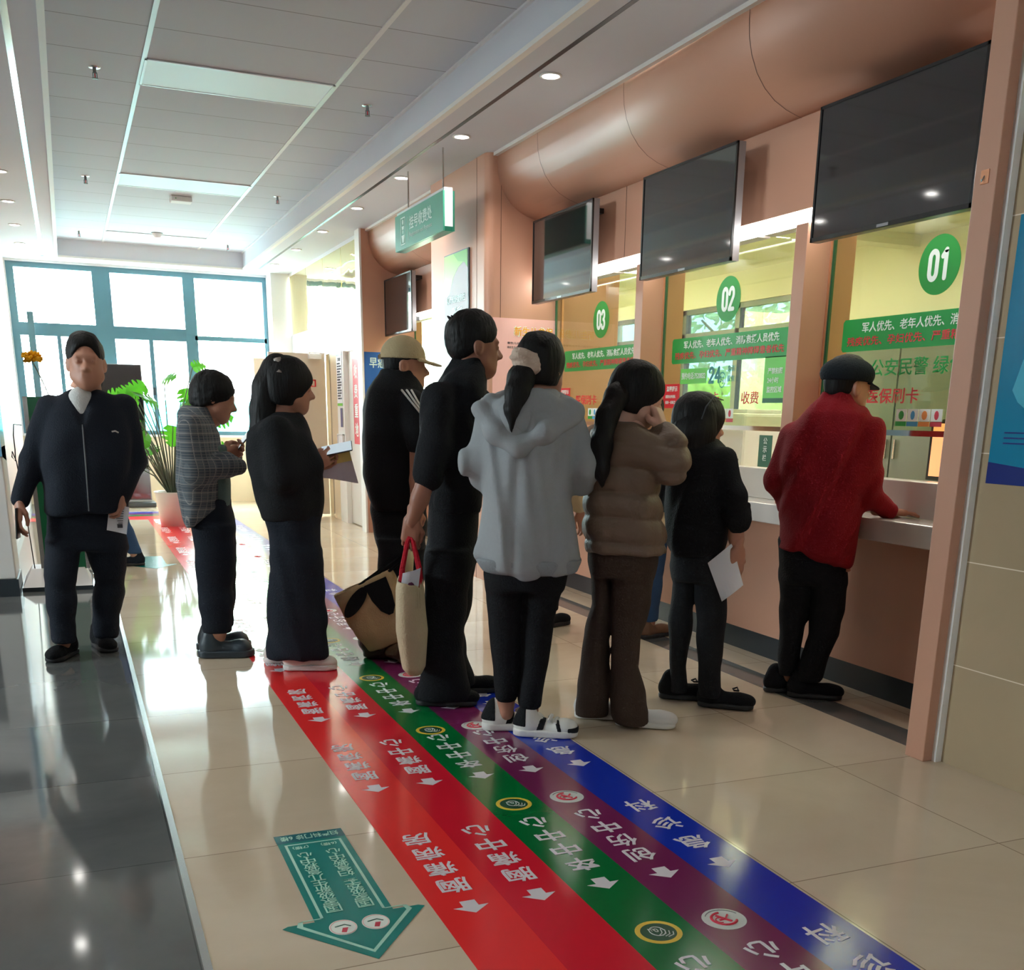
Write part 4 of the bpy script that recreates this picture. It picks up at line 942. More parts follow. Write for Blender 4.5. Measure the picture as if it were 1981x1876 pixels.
  'arms': [[(-0.047, -0.18, 1.333, 0.072), (-0.065, -0.22, 1.157, 0.066), (-0.094, -0.23, 1.035, 0.062)], [(0.134, 0.17, 1.34, 0.06), (0.154, 0.2, 1.149, 0.058), (0.146, 0.15, 0.99, 0.05)]],
  'fore': [[(-0.088, -0.23, 1.063, 0.042), (-0.132, -0.23, 0.935, 0.038), (-0.169, -0.22, 0.833, 0.028)]],
  'head': (0.102, 1.564),
  'neck': (0.062, 1.471),
  'pts': {'hand': (-0.178, -0.22, 0.789), 'foot1': (-0.024, -0.09, 0.005), 'foot2': (0.074, 0.12, 0.018)},
 },
 'grey': {
  'o': (1.673, 3.875),
  'az': 0.4075,
  'top': [(1.361, -0.011, 0.09, 0.0, 0.09), (1.338, -0.026, 0.135, 0.0, 0.12), (1.307, -0.03, 0.166, 0.0, 0.14), (1.229, -0.027, 0.184, 0.0, 0.15), (1.131, -0.03, 0.179, 0.0, 0.155), (1.031, -0.034, 0.175, 0.0, 0.16), (0.961, -0.03, 0.182, 0.0, 0.16), (0.829, -0.025, 0.206, 0.0, 0.165), (0.736, -0.018, 0.217, 0.0, 0.165), (0.688, -0.013, 0.197, 0.0, 0.16), (0.667, 0.026, 0.121, 0.0, 0.15)],
  'hips': [(0.735, -0.028, 0.165, 0.0, 0.13), (0.673, -0.029, 0.164, 0.0, 0.13), (0.599, -0.03, 0.158, 0.0, 0.13)],
  'legs': [[(0.671, -0.114, 0.079, 0.0, 0.1), (0.452, -0.111, 0.07, 0.0, 0.085), (0.253, -0.102, 0.057, -0.01, 0.075), (0.128, -0.102, 0.048, -0.01, 0.068)], [(0.674, 0.049, 0.085, 0.0, 0.1), (0.454, 0.027, 0.068, 0.0, 0.085), (0.26, 0.012, 0.05, -0.03, 0.075), (0.11, -0.004, 0.052, -0.05, 0.068)]],
  'arms': [[(-0.175, 0.0, 1.275, 0.066), (-0.214, -0.02, 1.099, 0.066), (-0.203, 0.05, 1.036, 0.056), (-0.135, 0.2, 1.07, 0.045)], [(0.131, 0.0, 1.271, 0.066), (0.188, -0.02, 1.096, 0.068), (0.176, 0.05, 1.032, 0.06), (0.1, 0.22, 1.073, 0.045)]],
  'head': (0.023, 1.472),
  'neck': (0.019, 1.365),
  'pts': {'foot1': (-0.088, 0.0, 0.021), 'foot2': (0.046, -0.06, 0.005), 'scr': (-0.033, -0.06, 1.479), 'tailA': (-0.052, -0.06, 1.429), 'tailB': (-0.088, -0.13, 1.295), 'tailC': (-0.06, -0.11, 1.38), 'h1': (-0.205, -0.06, 1.299), 'h2': (-0.15, -0.12, 1.213), 'h3': (-0.059, -0.15, 1.162), 'h4': (0.04, -0.14, 1.217), 'h5': (0.153, -0.06, 1.291), 'g1': (-0.17, -0.04, 1.327), 'g2': (-0.058, -0.12, 1.258), 'g3': (0.118, -0.05, 1.322), 'ank1': (-0.102, 0.0, 0.089), 'ank2': (-0.003, -0.05, 0.096)},
 },
 'brown': {
  'o': (2.118, 3.827),
  'az': 0.5055,
  'top': [(1.264, -0.084, 0.073, 0.0, 0.1), (1.234, -0.085, 0.106, 0.0, 0.14), (1.174, -0.079, 0.128, 0.0, 0.165), (1.092, -0.071, 0.141, 0.0, 0.17), (1.003, -0.066, 0.15, 0.0, 0.17), (0.884, -0.058, 0.163, 0.0, 0.175), (0.789, -0.044, 0.169, 0.0, 0.175), (0.749, -0.037, 0.162, 0.0, 0.17)],
  'hips': [(0.779, -0.046, 0.152, 0.0, 0.15), (0.703, -0.049, 0.142, 0.0, 0.15), (0.649, -0.048, 0.135, 0.0, 0.15)],
  'legs': [[(0.697, -0.126, 0.064, 0.03, 0.1), (0.651, -0.14, 0.045, 0.03, 0.1), (0.519, -0.133, 0.039, 0.03, 0.09), (0.399, -0.148, 0.055, 0.03, 0.09), (0.26, -0.155, 0.062, 0.03, 0.095), (0.109, -0.157, 0.071, 0.03, 0.1), (0.02, -0.159, 0.074, 0.03, 0.1)], [(0.708, -0.008, 0.096, -0.03, 0.1), (0.663, -0.006, 0.092, -0.03, 0.1), (0.533, -0.007, 0.086, -0.03, 0.09), (0.398, -0.023, 0.068, -0.03, 0.085), (0.256, -0.025, 0.06, -0.03, 0.09), (0.143, -0.005, 0.076, -0.03, 0.1), (0.012, 0.014, 0.09, -0.03, 0.105)]],
  'arms': [[(-0.033, -0.12, 1.173, 0.075), (0.129, -0.12, 1.102, 0.066), (0.131, -0.09, 1.16, 0.056), (0.093, -0.04, 1.228, 0.045)], [(-0.169, 0.12, 1.19, 0.066), (-0.165, 0.15, 1.02, 0.06), (-0.034, 0.22, 1.019, 0.05)]],
  'head': (-0.018, 1.371),
  'neck': (-0.052, 1.259),
  'pts': {'hand': (0.082, -0.03, 1.254), 'foot1': (0.067, -0.03, 0.012), 'foot2': (-0.115, 0.05, 0.023), 't1': (-0.088, -0.05, 1.389), 't2': (-0.139, -0.12, 1.293), 't3': (-0.147, -0.17, 1.157), 't4': (-0.137, -0.18, 1.049)},
 },
 'hood': {
  'o': (2.619, 3.97),
  'az': 0.5832,
  'top': [(1.198, -0.094, 0.059, 0.0, 0.09), (1.167, -0.096, 0.101, 0.0, 0.13), (1.128, -0.1, 0.132, 0.0, 0.16), (1.062, -0.095, 0.152, 0.0, 0.17), (0.972, -0.091, 0.161, 0.0, 0.175), (0.86, -0.092, 0.156, 0.0, 0.175), (0.745, -0.092, 0.136, 0.0, 0.165), (0.699, -0.088, 0.12, 0.0, 0.16)],
  'hips': [(0.745, -0.089, 0.123, 0.0, 0.14), (0.653, -0.086, 0.123, 0.0, 0.14), (0.583, -0.077, 0.119, 0.0, 0.14)],
  'legs': [[(0.646, -0.149, 0.062, 0.03, 0.095), (0.561, -0.144, 0.05, 0.03, 0.09), (0.384, -0.151, 0.056, 0.04, 0.085), (0.161, -0.152, 0.04, 0.06, 0.07), (0.036, -0.139, 0.044, 0.06, 0.07)], [(0.659, -0.036, 0.073, -0.03, 0.095), (0.576, -0.023, 0.07, -0.03, 0.09), (0.385, -0.01, 0.067, -0.03, 0.085), (0.19, -0.007, 0.051, -0.03, 0.07), (0.046, 0.006, 0.055, -0.03, 0.07)]],
  'arms': [[(-0.002, -0.1, 1.112, 0.06), (0.052, -0.14, 0.964, 0.062), (0.076, -0.12, 0.865, 0.054)], [(-0.208, 0.1, 1.099, 0.06), (-0.223, 0.12, 0.915, 0.058), (-0.124, 0.18, 0.795, 0.05)]],
  'fore': [[(0.066, -0.12, 0.886, 0.036), (0.073, -0.1, 0.785, 0.032), (0.082, -0.1, 0.727, 0.025)]],
  'head': (-0.119, 1.263),
  'neck': (-0.118, 1.167),
  'pts': {'hand': (0.081, -0.11, 0.674), 'foot1': (0.059, -0.03, 0.007), 'foot2': (-0.119, 0.07, 0.022), 'paper': (0.036, -0.13, 0.639)},
 },
 'red': {
  'o': (3.15, 3.949),
  'az': 0.6732,
  'top': [(1.385, 0.028, 0.055, 0.0, 0.08), (1.354, 0.023, 0.105, 0.0, 0.12), (1.314, 0.021, 0.147, 0.0, 0.15), (1.237, 0.003, 0.185, 0.0, 0.165), (1.132, -0.006, 0.196, 0.0, 0.17), (1.017, -0.008, 0.196, 0.0, 0.17), (0.877, -0.011, 0.186, 0.0, 0.17), (0.711, -0.003, 0.18, 0.0, 0.165), (0.666, 0.067, 0.112, 0.0, 0.15), (0.628, 0.151, 0.029, 0.0, 0.1)],
  'hips': [(0.758, -0.013, 0.167, 0.0, 0.14), (0.638, -0.015, 0.153, 0.0, 0.14), (0.551, -0.008, 0.153, 0.0, 0.135)],
  'legs': [[(0.607, -0.086, 0.081, 0.02, 0.1), (0.544, -0.083, 0.079, 0.02, 0.1), (0.41, -0.08, 0.071, 0.02, 0.09), (0.269, -0.085, 0.058, 0.03, 0.085), (0.089, -0.091, 0.045, 0.04, 0.08)], [(0.621, 0.061, 0.079, -0.02, 0.1), (0.558, 0.067, 0.079, -0.02, 0.1), (0.427, 0.072, 0.077, -0.02, 0.09), (0.309, 0.061, 0.072, -0.02, 0.085), (0.207, 0.034, 0.063, -0.02, 0.08), (0.084, 0.016, 0.061, -0.02, 0.08)]],
  'arms': [[(0.156, -0.05, 1.238, 0.072), (0.178, -0.03, 1.025, 0.064), (0.223, 0.0, 0.944, 0.056), (0.294, 0.04, 0.891, 0.044)], [(-0.161, 0.03, 1.197, 0.07), (-0.217, 0.02, 1.021, 0.06), (-0.165, 0.15, 0.895, 0.05)]],
  'head': (0.07, 1.43),
  'neck': (0.031, 1.347),
  'pts': {'hand': (0.336, 0.06, 0.881), 'foot1': (0.028, -0.02, -0.011), 'foot2': (-0.086, 0.05, -0.018), 'ank': (-0.014, -0.02, 0.079)},
 },
 'jeans': {
  'o': (3.126, 5.416),
  'az': 0.5234,
  'pts': {},
 },
 'front': {
  'o': (2.695, 5.897),
  'az': 0.4286,
  'pts': {},
 },
}
# ------------------------------------------------------------------ people: surfaces grown from smooth unions
def smin(a, b, k): h = np.clip(.5+.5*(b-a)/k, 0, 1); return b*(1-h)+a*h-k*h*(1-h)
def smax(a, b, k): return -smin(-a, -b, k)
def cone(a, b, ra, rb):
    a = np.array(a, float); b = np.array(b, float)
    def f(x, y, z):
        d = b-a; l2 = max(1e-9, d@d)
        t = np.clip(((x-a[0])*d[0]+(y-a[1])*d[1]+(z-a[2])*d[2])/l2, 0, 1)
        return np.sqrt((x-a[0]-d[0]*t)**2+(y-a[1]-d[1]*t)**2+(z-a[2]-d[2]*t)**2)-(ra+(rb-ra)*t)
    return f
def ell(c, r, rz=0):
    def f(x, y, z):
        X = x-c[0]; Y = y-c[1]
        if rz: X, Y = X*math.cos(rz)+Y*math.sin(rz), -X*math.sin(rz)+Y*math.cos(rz)
        q = np.sqrt((X/r[0])**2+(Y/r[1])**2+((z-c[2])/r[2])**2)
        return (q-1)*min(r)
    return f
def stack(rows, n=2.3, grow=0., k=.015):
    """rows of (z, centre x, half width x, centre y, half width y)"""
    R = np.array(sorted(rows)); zs = R[:, 0]
    def f(x, y, z):
        g = lambda c: np.interp(z, zs, R[:, c])
        rw = np.maximum(g(2)+grow, .008); dw = np.maximum(g(4)+grow, .008)
        q = (np.abs((x-g(1))/rw)**n+np.abs((y-g(3))/dw)**n)**(1/n)
        return smax((q-1)*np.minimum(rw, dw), np.maximum(z-zs[-1], zs[0]-z)+0*x+0*y, k)
    return f
def chain(pts, grow=0.):
    return [cone(p[:3], q[:3], p[3]+grow, q[3]+grow) for p, q in zip(pts, pts[1:])]
def union(fs, k):
    def f(x, y, z):
        r = fs[0](x, y, z)
        for g in fs[1:]: r = smin(r, g(x, y, z), k)
        return r
    return f
def minus(f, g, k=.01): return lambda x, y, z: smax(f(x, y, z), -g(x, y, z), k)
def folds(f, amp, seed=0, sc=(9, 9, 6), n=5, dirs=None):
    q = np.random.RandomState(seed); K = q.normal(size=(n, 3))*np.array(sc)*2; ph = q.rand(n)*6.28
    if dirs is not None: K = np.array(dirs, float); n = len(K)
    def h(x, y, z):
        d = 0
        for i in range(n):
            w = K[i][0]*x+K[i][1]*y+K[i][2]*z+ph[i]
            d = d+np.sin(w+1.3*np.sin(.7*w[..., ::1]+ph[i]))
        return f(x, y, z)+amp*d/n*1.6
    return h
def nets(f, lo, hi, h):
    lo = np.array(lo, float); hi = np.array(hi, float)
    nx, ny, nz = (np.ceil((hi-lo)/h).astype(int)+1)
    x = (lo[0]+h*np.arange(nx))[:, None, None]; y = (lo[1]+h*np.arange(ny))[None, :, None]; z = (lo[2]+h*np.arange(nz))[None, None, :]
    F = f(x, y, z)+np.zeros((nx, ny, nz))
    F[0] = F[-1] = 1; F[:, 0] = F[:, -1] = 1; F[:, :, 0] = F[:, :, -1] = 1
    S = F < 0
    c = np.zeros((nx-1, ny-1, nz-1), int)
    cs = []
    for i in (0, 1):
        for j in (0, 1):
            for k in (0, 1): c += S[i:nx-1+i, j:ny-1+j, k:nz-1+k]
    act = (c > 0) & (c < 8); I = np.argwhere(act)
    idx = -np.ones(act.shape, int); idx[tuple(I.T)] = np.arange(len(I))
    P = np.zeros((len(I), 3)); cnt = np.zeros(len(I))
    cor = [(i, j, k) for i in (0, 1) for j in (0, 1) for k in (0, 1)]
    for a in cor:
        for ax in range(3):
            if a[ax]: continue
            b = list(a); b[ax] = 1
            fa = F[tuple((I+a).T)]; fb_ = F[tuple((I+b).T)]; m = (fa < 0) != (fb_ < 0)
            t = fa[m]/(fa[m]-fb_[m]); p = np.tile(np.array(a, float), (m.sum(), 1)); p[:, ax] += t
            P[m] += p; cnt[m] += 1
    V = lo+h*(I+P/cnt[:, None])
    Q = []
    for ax in range(3):
        b, d = (ax+1) % 3, (ax+2) % 3
        A = [slice(None)]*3; B = [slice(None)]*3; A[ax] = slice(0, -1); B[ax] = slice(1, None)
        s0 = S[tuple(A)]; s1 = S[tuple(B)]; E = np.argwhere(s0 != s1)
        E = E[(E[:, b] > 0) & (E[:, d] > 0)]
        o = lambda u, v: idx[tuple((E-np.eye(3, dtype=int)[b]*u-np.eye(3, dtype=int)[d]*v).T)]
        q = np.stack([o(0, 0), o(1, 0), o(1, 1), o(0, 1)], 1)
        flip = ~s0[tuple(E.T)]; q[flip] = q[flip][:, ::-1]; Q.append(q)
    Q = np.concatenate(Q); Q = Q[(Q >= 0).all(1)]
    return V, Q
def join(parts):
    V = []; Q = []; n = 0
    for v, q in parts: V.append(v); Q.append(q+n); n += len(v)
    return np.concatenate(V), np.concatenate(Q)
def xf(vq, M):
    A = np.array(M); return vq[0] @ A[:3, :3].T+A[:3, 3], vq[1]
def mesh_obj(name, vq, m, parent, loc=None):
    me = bpy.data.meshes.new(name); me.from_pydata(vq[0].tolist(), [], vq[1].tolist())
    me.polygons.foreach_set('use_smooth', [True]*len(me.polygons))
    for k in (m if isinstance(m, (list, tuple)) else [m]): me.materials.append(k)
    me.update()
    o = bpy.data.objects.new(name, me); COL.objects.link(o); o.parent = parent
    return o
def bounds(rows=(), pts=(), pad=.05):
    P = [(r[1]-r[2], r[3]-r[4], r[0]) for r in rows]+[(r[1]+r[2], r[3]+r[4], r[0]) for r in rows]
    for p in pts: P += [(p[0]-p[3], p[1]-p[3], p[2]-p[3]), (p[0]+p[3], p[1]+p[3], p[2]+p[3])]
    P = np.array(P); return P.min(0)-pad, P.max(0)+pad

# --- head (x right, y forward, z up; origin at ear height)
def head_sdf():
    fs = union([ell((0, -.016, .03), (.076, .097, .088)), ell((0, .018, -.03), (.064, .076, .086)), ell((0, .05, -.088), (.036, .036, .028)), cone((-.05, .02, -.06), (0, .05, -.09), .022, .02), cone((.05, .02, -.06), (0, .05, -.09), .022, .02)], .03)
    nose = union([cone((0, .088, .002), (0, .108, -.03), .008, .012), cone((-.011, .096, -.036), (.011, .096, -.036), .009, .009)], .01)
    brow = cone((-.034, .078, .02), (.034, .078, .02), .012, .012)
    f = union([fs, brow, nose], .012)
    for s in (-1, 1): f = minus(f, ell((s*.031, .098, .0), (.019, .014, .011)), .012)
    f = union([f]+[ell((s*.031, .079, .0), (.013, .013, .012)) for s in (-1, 1)]+[cone((-.019, .086, -.056), (.019, .086, -.056), .0065, .0065), cone((-.016, .085, -.066), (.016, .085, -.066), .0075, .0075)], .004)
    f = minus(f, cone((-.022, .096, -.0612), (.022, .096, -.0612), .0022, .0022), .003)
    ears = []
    for s in (-1, 1): ears += [minus(ell((s*.077, -.008, -.008), (.012, .021, .032), s*.35), ell((s*.087, -.004, -.005), (.007, .012, .02)), .004)]
    f = union([f]+ears, .008)
    return union([f, cone((0, -.022, -.05), (0, -.04, -.17), .054, .058)], .02)
HEAD = nets(head_sdf(), (-.12, -.15, -.19), (.12, .15, .14), .0052)
def eyes_mesh():
    parts = []
    for s in (-1, 1): parts.append(nets(ell((s*.0305, .0800, .0005), (.0108, .0112, .0072)), (s*.031-.02, .06, -.02), (s*.031+.02, .11, .02), .0022))
    return join(parts)
EYES = eyes_mesh()
def hair_sdf(zb=-.06, thick=1., front=.0, vol=.0, fringe=.05, slope=0., rough=0., short=False):
    if short:
        a = union([ell((0, -.018, .045), (.0835*thick, .106*thick, .092*thick)), ell((0, -.048, -.012), (.064*thick, .064*thick, .062)), ell((.0, -.01, .07), (.06, .08, .072))], .025)
        return minus(minus(a, ell((0, .112, fringe-.115), (.078, .085, .118)), .012), ell((0, .03, -.07), (.07, .085, .075)), .012)
    a = ell((0, -.02, .03+vol*.3), (.087*thick+vol, .110*thick+vol, .103*thick+vol))
    b = ell((0, -.035, -.03), (.082*thick+vol, .083*thick+vol, .10))
    f = union([a, b], .03)
    f = minus(f, ell((0, .105+front, fringe-.115), (.074, .085, .115)), .01)
    f = minus(f, ell((0, .03, -.10), (.062, .10, .09)), .01)
    return lambda x, y, z: smax(f(x, y, z), zb-z+.25*np.maximum(y, 0)+slope*np.maximum(y+.08, 0), .012)
def headM(p, yaw, pitch=0, roll=0, s=1.):
    """yaw: direction of the face in the figure's own frame (0 = +y)"""
    return Matrix.Translation((p[0], p[1], p[2])) @ Matrix.Rotation(-yaw, 4, 'Z') @ Matrix.Rotation(pitch, 4, 'X') @ Matrix.Rotation(roll, 4, 'Y') @ Matrix.Scale(s, 4)

# --- hand (wrist at origin, fingers +y, palm -z, thumb on +x * side)
_hands = {}
def hand(side, curl, thumb=.5, spread=.05):
    key = (side, curl, thumb, spread)
    if key in _hands: return _hands[key]
    fs = [cone((x*.8, .0, 0), (x, .08, 0), .015, .0135) for x in (-.026, -.009, .009, .026)]
    palm = union(fs+[cone((0, -.05, 0), (0, .015, 0), .024, .021)], .014)
    allf = []
    for k, (bx, by, ln) in enumerate(((.028, .086, .074), (.0095, .092, .083), (-.0095, .090, .077), (-.028, .083, .06))):
        p = np.array((bx*side, by, 0.)); a = math.radians(curl[0]*(1-.06*k)*.55); sp = (spread*(1.5-k))*side
        r = .0092-.0004*k
        segs = []
        for j, (fr, c) in enumerate(((.46, curl[0]), (.30, curl[1]), (.24, curl[2]))):
            d = np.array((math.sin(sp)*math.cos(a), math.cos(a)*math.cos(sp), -math.sin(a))); q = p+d*ln*fr
            segs.append(cone(p, q, r-.0006*j, r-.0006*(j+1))); p = q; a += math.radians(curl[min(j+1, 2)])
        allf.append(union(segs, .004))
    p0 = (side*.024, .018, -.006); p1 = (side*(.05-.01*thumb), .05, -.012-.024*thumb); p2 = (side*(.052-.028*thumb), .082, -.018-.034*thumb); p3 = (side*(.046-.036*thumb), .104, -.02-.036*thumb)
    th = union([cone(p0, p1, .016, .0125), cone(p1, p2, .0115, .0102), cone(p2, p3, .0102, .0085)], .006)
    f0 = union([palm, th], .01)
    f = lambda x, y, z: np.minimum.reduce([smin(f0(x, y, z), g(x, y, z), .004) for g in allf])
    _hands[key] = nets(f, (-.085, -.085, -.125), (.085, .20, .06), .0042)
    return _hands[key]
def handM(p, fdir, palm, s=1.):
    y = Vector(fdir).normalized(); z = -Vector(palm); z = (z-y*z.dot(y)).normalized(); x = y.cross(z)
    return Matrix(((x.x*s, y.x*s, z.x*s, p[0]), (x.y*s, y.y*s, z.y*s, p[1]), (x.z*s, y.z*s, z.z*s, p[2]), (0, 0, 0, 1)))
RELAX = (22, 28, 22); GRIP = (70, 78, 50); HOLD = (42, 46, 25); FLAT = (10, 8, 6); PINCH = (58, 52, 20)

# --- shoes
def shoe_meshes(L=.265, w=1., h=1., chunky=0., regions=()):
    s = L/.265
    u = union([ell((0, -.078*s, .05*h), (.036*w, .05*s, .05*h)), cone((0, -.05*s, .042*h), (0, .05*s, .036*h), .036*w, .036*w), ell((.0, .088*s, .036*h), (.043*w+chunky, .05*s, .034*h+chunky)), cone((0, -.062*s, .06), (0, -.068*s, .105*h), .038*w, .036*w)], .03)
    up_ = lambda x, y, z: smax(u(x, y, z), .012-z, .006)
    foot = lambda x, y: np.minimum.reduce([np.sqrt((x/w)**2+(y+.088*s)**2)-.037, np.sqrt((x/w)**2+(y-.082*s)**2)-.045]) 
    body = cone((0, -.085*s, .012), (0, .083*s, .012), .039*w+chunky*.6, .048*w+chunky)
    zt = .026+chunky*.9
    sole = lambda x, y, z: smax(body(x, y, z*0+.012), np.maximum(z-zt, .001-z), .007)
    if regions: return [nets((lambda x, y, z, g=g: smax(up_(x, y, z)-.0022, g(x, y, z), .002)), (-.09, -.17, -.01), (.09, .20, .15), .0042) for g in regions]
    return nets(up_, (-.09, -.17, -.01), (.09, .20, .15), .006), nets(sole, (-.09, -.17, -.02), (.09, .20, .07), .006)
def shoe(parent, p, yaw, mu, ms, L=.265, w=1., h=1., chunky=0., lift=0, extra=None):
    U, S = shoe_meshes(L, w, h, chunky)
    o = mesh_obj('shoe', U, mu, parent); mesh_obj('sole', S, ms, o)
    o.location = (p[0], p[1], .0016+lift); o.rotation_euler = (0, 0, -yaw)
    if extra: extra(o)
    return o

M_skin = mat('skin', (178, 126, 102), .5, noise=.05, nscale=20); M_skinl = mat('light_skin', (206, 158, 136), .5, noise=.05, nscale=20); M_skind = mat('tanned_skin', (150, 100, 78), .5, noise=.05, nscale=20)
M_hair = mat('black_hair', (13, 12, 12), .55, spec=.25, bump=.3, bscale=90, bstretch=(1, 1, .15)); M_eye = mat('dark_eye', (40, 30, 26), .15)
M_sole = mat('dark_sole', (34, 34, 36), .6); M_whites = mat('white_sole', (222, 220, 214), .5)

def person(key, label):
    d = PEOPLE[key]
    return d, tag(empty('person', (d['o'][0], d['o'][1], 0), -d['az']), label, 'person', None)
def body(t, d, skin, headmat, hands=(), fore=(), extra=(), legs=True, hs=1.):
    """one skin surface: neck, trunk and limbs under the clothes, head and hands"""
    core = [stack([(r[0]-.02, r[1], r[2]*.62, r[3], r[4]*.62) for r in d['top'][1:]], 2.1)]
    nx, nz = d['neck']; hm = headmat.translation
    core.append(cone((nx, 0, nz-.06), (hm.x*.75+nx*.25, hm.y*.75, hm.z-.10), .056, .05))
    for a in d['arms']: core += chain([(p[0], p[1], p[2], min(p[3]*.55, .036)) for p in a])
    for a in fore: core += chain(a)
    for l in d.get('legs', []):
        rr = sorted(l); core += chain([(r[1], r[3], r[0], min(r[2]*.72, r[4]*.72, .05)) for r in rr[::-1] if r[0] > .09])
        core.append(cone((rr[0][1], rr[0][3], max(.1, rr[0][0])), (rr[0][1], rr[0][3], .075), .034, .032))
    core += list(extra)
    lo, hi = bounds(list(d['top'])+[r for l in d.get('legs', []) for r in l], [p for a in d['arms'] for p in a]+[p for a in fore for p in a], .06)
    lo[2] = -.02; hi[2] = hm.z+.02
    parts = [nets(union(core, .018), lo, hi, .011), xf(HEAD, headmat)]
    parts += [xf(m, M) for m, M in hands]
    b = mesh_obj('body', join(parts), skin, t)
    mesh_obj('eyes', xf(EYES, headmat), M_eye, t)
    return b
def jacket(name, t, d, m, extra=(), cut=None, fold=.006, seed=1, h=.011, n=2.5, k=.03, sleeves=True, sc=(9, 9, 5), dirs=None):
    fs = [stack(d['top'], n)]
    if sleeves:
        for a in d['arms']: fs += [union(chain(a), .03)]
    f = union(fs+list(extra), k)
    if cut: f = minus(f, cut, .012)
    if fold: f = folds(f, fold, seed, sc, dirs=dirs)
    lo, hi = bounds(d['top'], [p for a in d['arms'] for p in a], .06)
    o = mesh_obj(name, nets(f, lo, hi, h), m, t); SKIN[o.name] = f
    return o
SKIN = {}
def drape(o, path, n=8, lift=.002):
    """points of a line sewn on the near side of a garment, given as (x, z)"""
    f = SKIN[o.name]; out = []
    for (x0, z0), (x1, z1) in zip(path, path[1:]):
        for k in range(n+(1 if (x1, z1) == path[-1] else 0)):
            u = k/n; x = x0+(x1-x0)*u; z = z0+(z1-z0)*u; ys = np.linspace(-.45, .1, 1101)
            v = f(np.full(1101, x)[:, None, None], ys[:, None, None], np.full(1101, z)[:, None, None]).ravel(); i = int(np.argmax(v < 0)); out.append((x, ys[i]-lift, z))
    return out
def trousers(t, d, m, fold=.005, seed=5, h=.011, n=2.3, k=.02, cut=None):
    f = union([stack(d['hips'], n)]+[stack(l, n) for l in d['legs']], k)
    f = folds(f, fold, seed, (7, 7, 9))
    lo, hi = bounds(list(d['hips'])+[r for l in d['legs'] for r in l], (), .05)
    return mesh_obj('trousers', nets(f, lo, hi, h), m, t)
def hair(t, HM, extra=None, name='hair', m=None, **kw):
    f = hair_sdf(**kw)
    if kw.get('rough'): f = folds(f, kw['rough'], 8, (38, 38, 38), 7)
    parts = [xf(nets(folds(f, .0025, 3, (20, 20, 12)), (-.16, -.19, -.22), (.16, .17, .2), .006), HM)]
    if extra is not None: parts.append(extra)
    return mesh_obj(name, join(parts), m or M_hair, t)
def strands(pts, h=.008, k=.02, fold=.004):
    f = folds(union(chain(pts), k), fold, 2, (22, 22, 4)); lo, hi = bounds((), pts, .03); return nets(f, lo, hi, h)
def on(t, name, vq, m): return mesh_obj(name, vq, m, t)
def world_of(t, p):
    """figure-frame point to world"""
    a = t.rotation_euler.z; return (t.location.x+p[0]*math.cos(a)-p[1]*math.sin(a), t.location.y+p[0]*math.sin(a)+p[1]*math.cos(a), p[2])
def held(name, label, cat, t, p, group=None, rz=0):
    """a thing carried by a figure, placed in the world where the hand is"""
    return thing(name, label, cat, world_of(t, p), t.rotation_euler.z+rz, group)
cloth = lambda name, rgb, rough=.85, **k: mat(name, rgb, rough, spec=.25, bump=k.pop('bump', .35), bscale=k.pop('bscale', 140), **k)
M_blk = cloth('black_cloth', (22, 24, 27)); M_blk2 = cloth('soft_black_cloth', (16, 18, 22)); M_blk3 = cloth('black_denim', (28, 30, 34)); M_navyc = cloth('dark_navy_cloth', (24, 30, 40))
M_hoodie = cloth('grey_marl_cloth', (152, 157, 159), noise=.05, nscale=60, bump=.15, bscale=320); M_redj = cloth('dark_red_cloth', (136, 18, 30)); M_brownj = mat('taupe_quilted_nylon', (112, 92, 76), .5, spec=.35, bump=.25, bscale=45); M_brownt = cloth('dark_brown_corduroy', (66, 52, 44))
M_tee = M_tee_w = cloth('white_tee_cloth', (206, 206, 202)); M_sage = cloth('grey_green_cloth', (92, 110, 104)); M_jean = cloth('blue_denim', (52, 80, 116)); M_beigec = cloth('beige_cloth', (206, 186, 152))
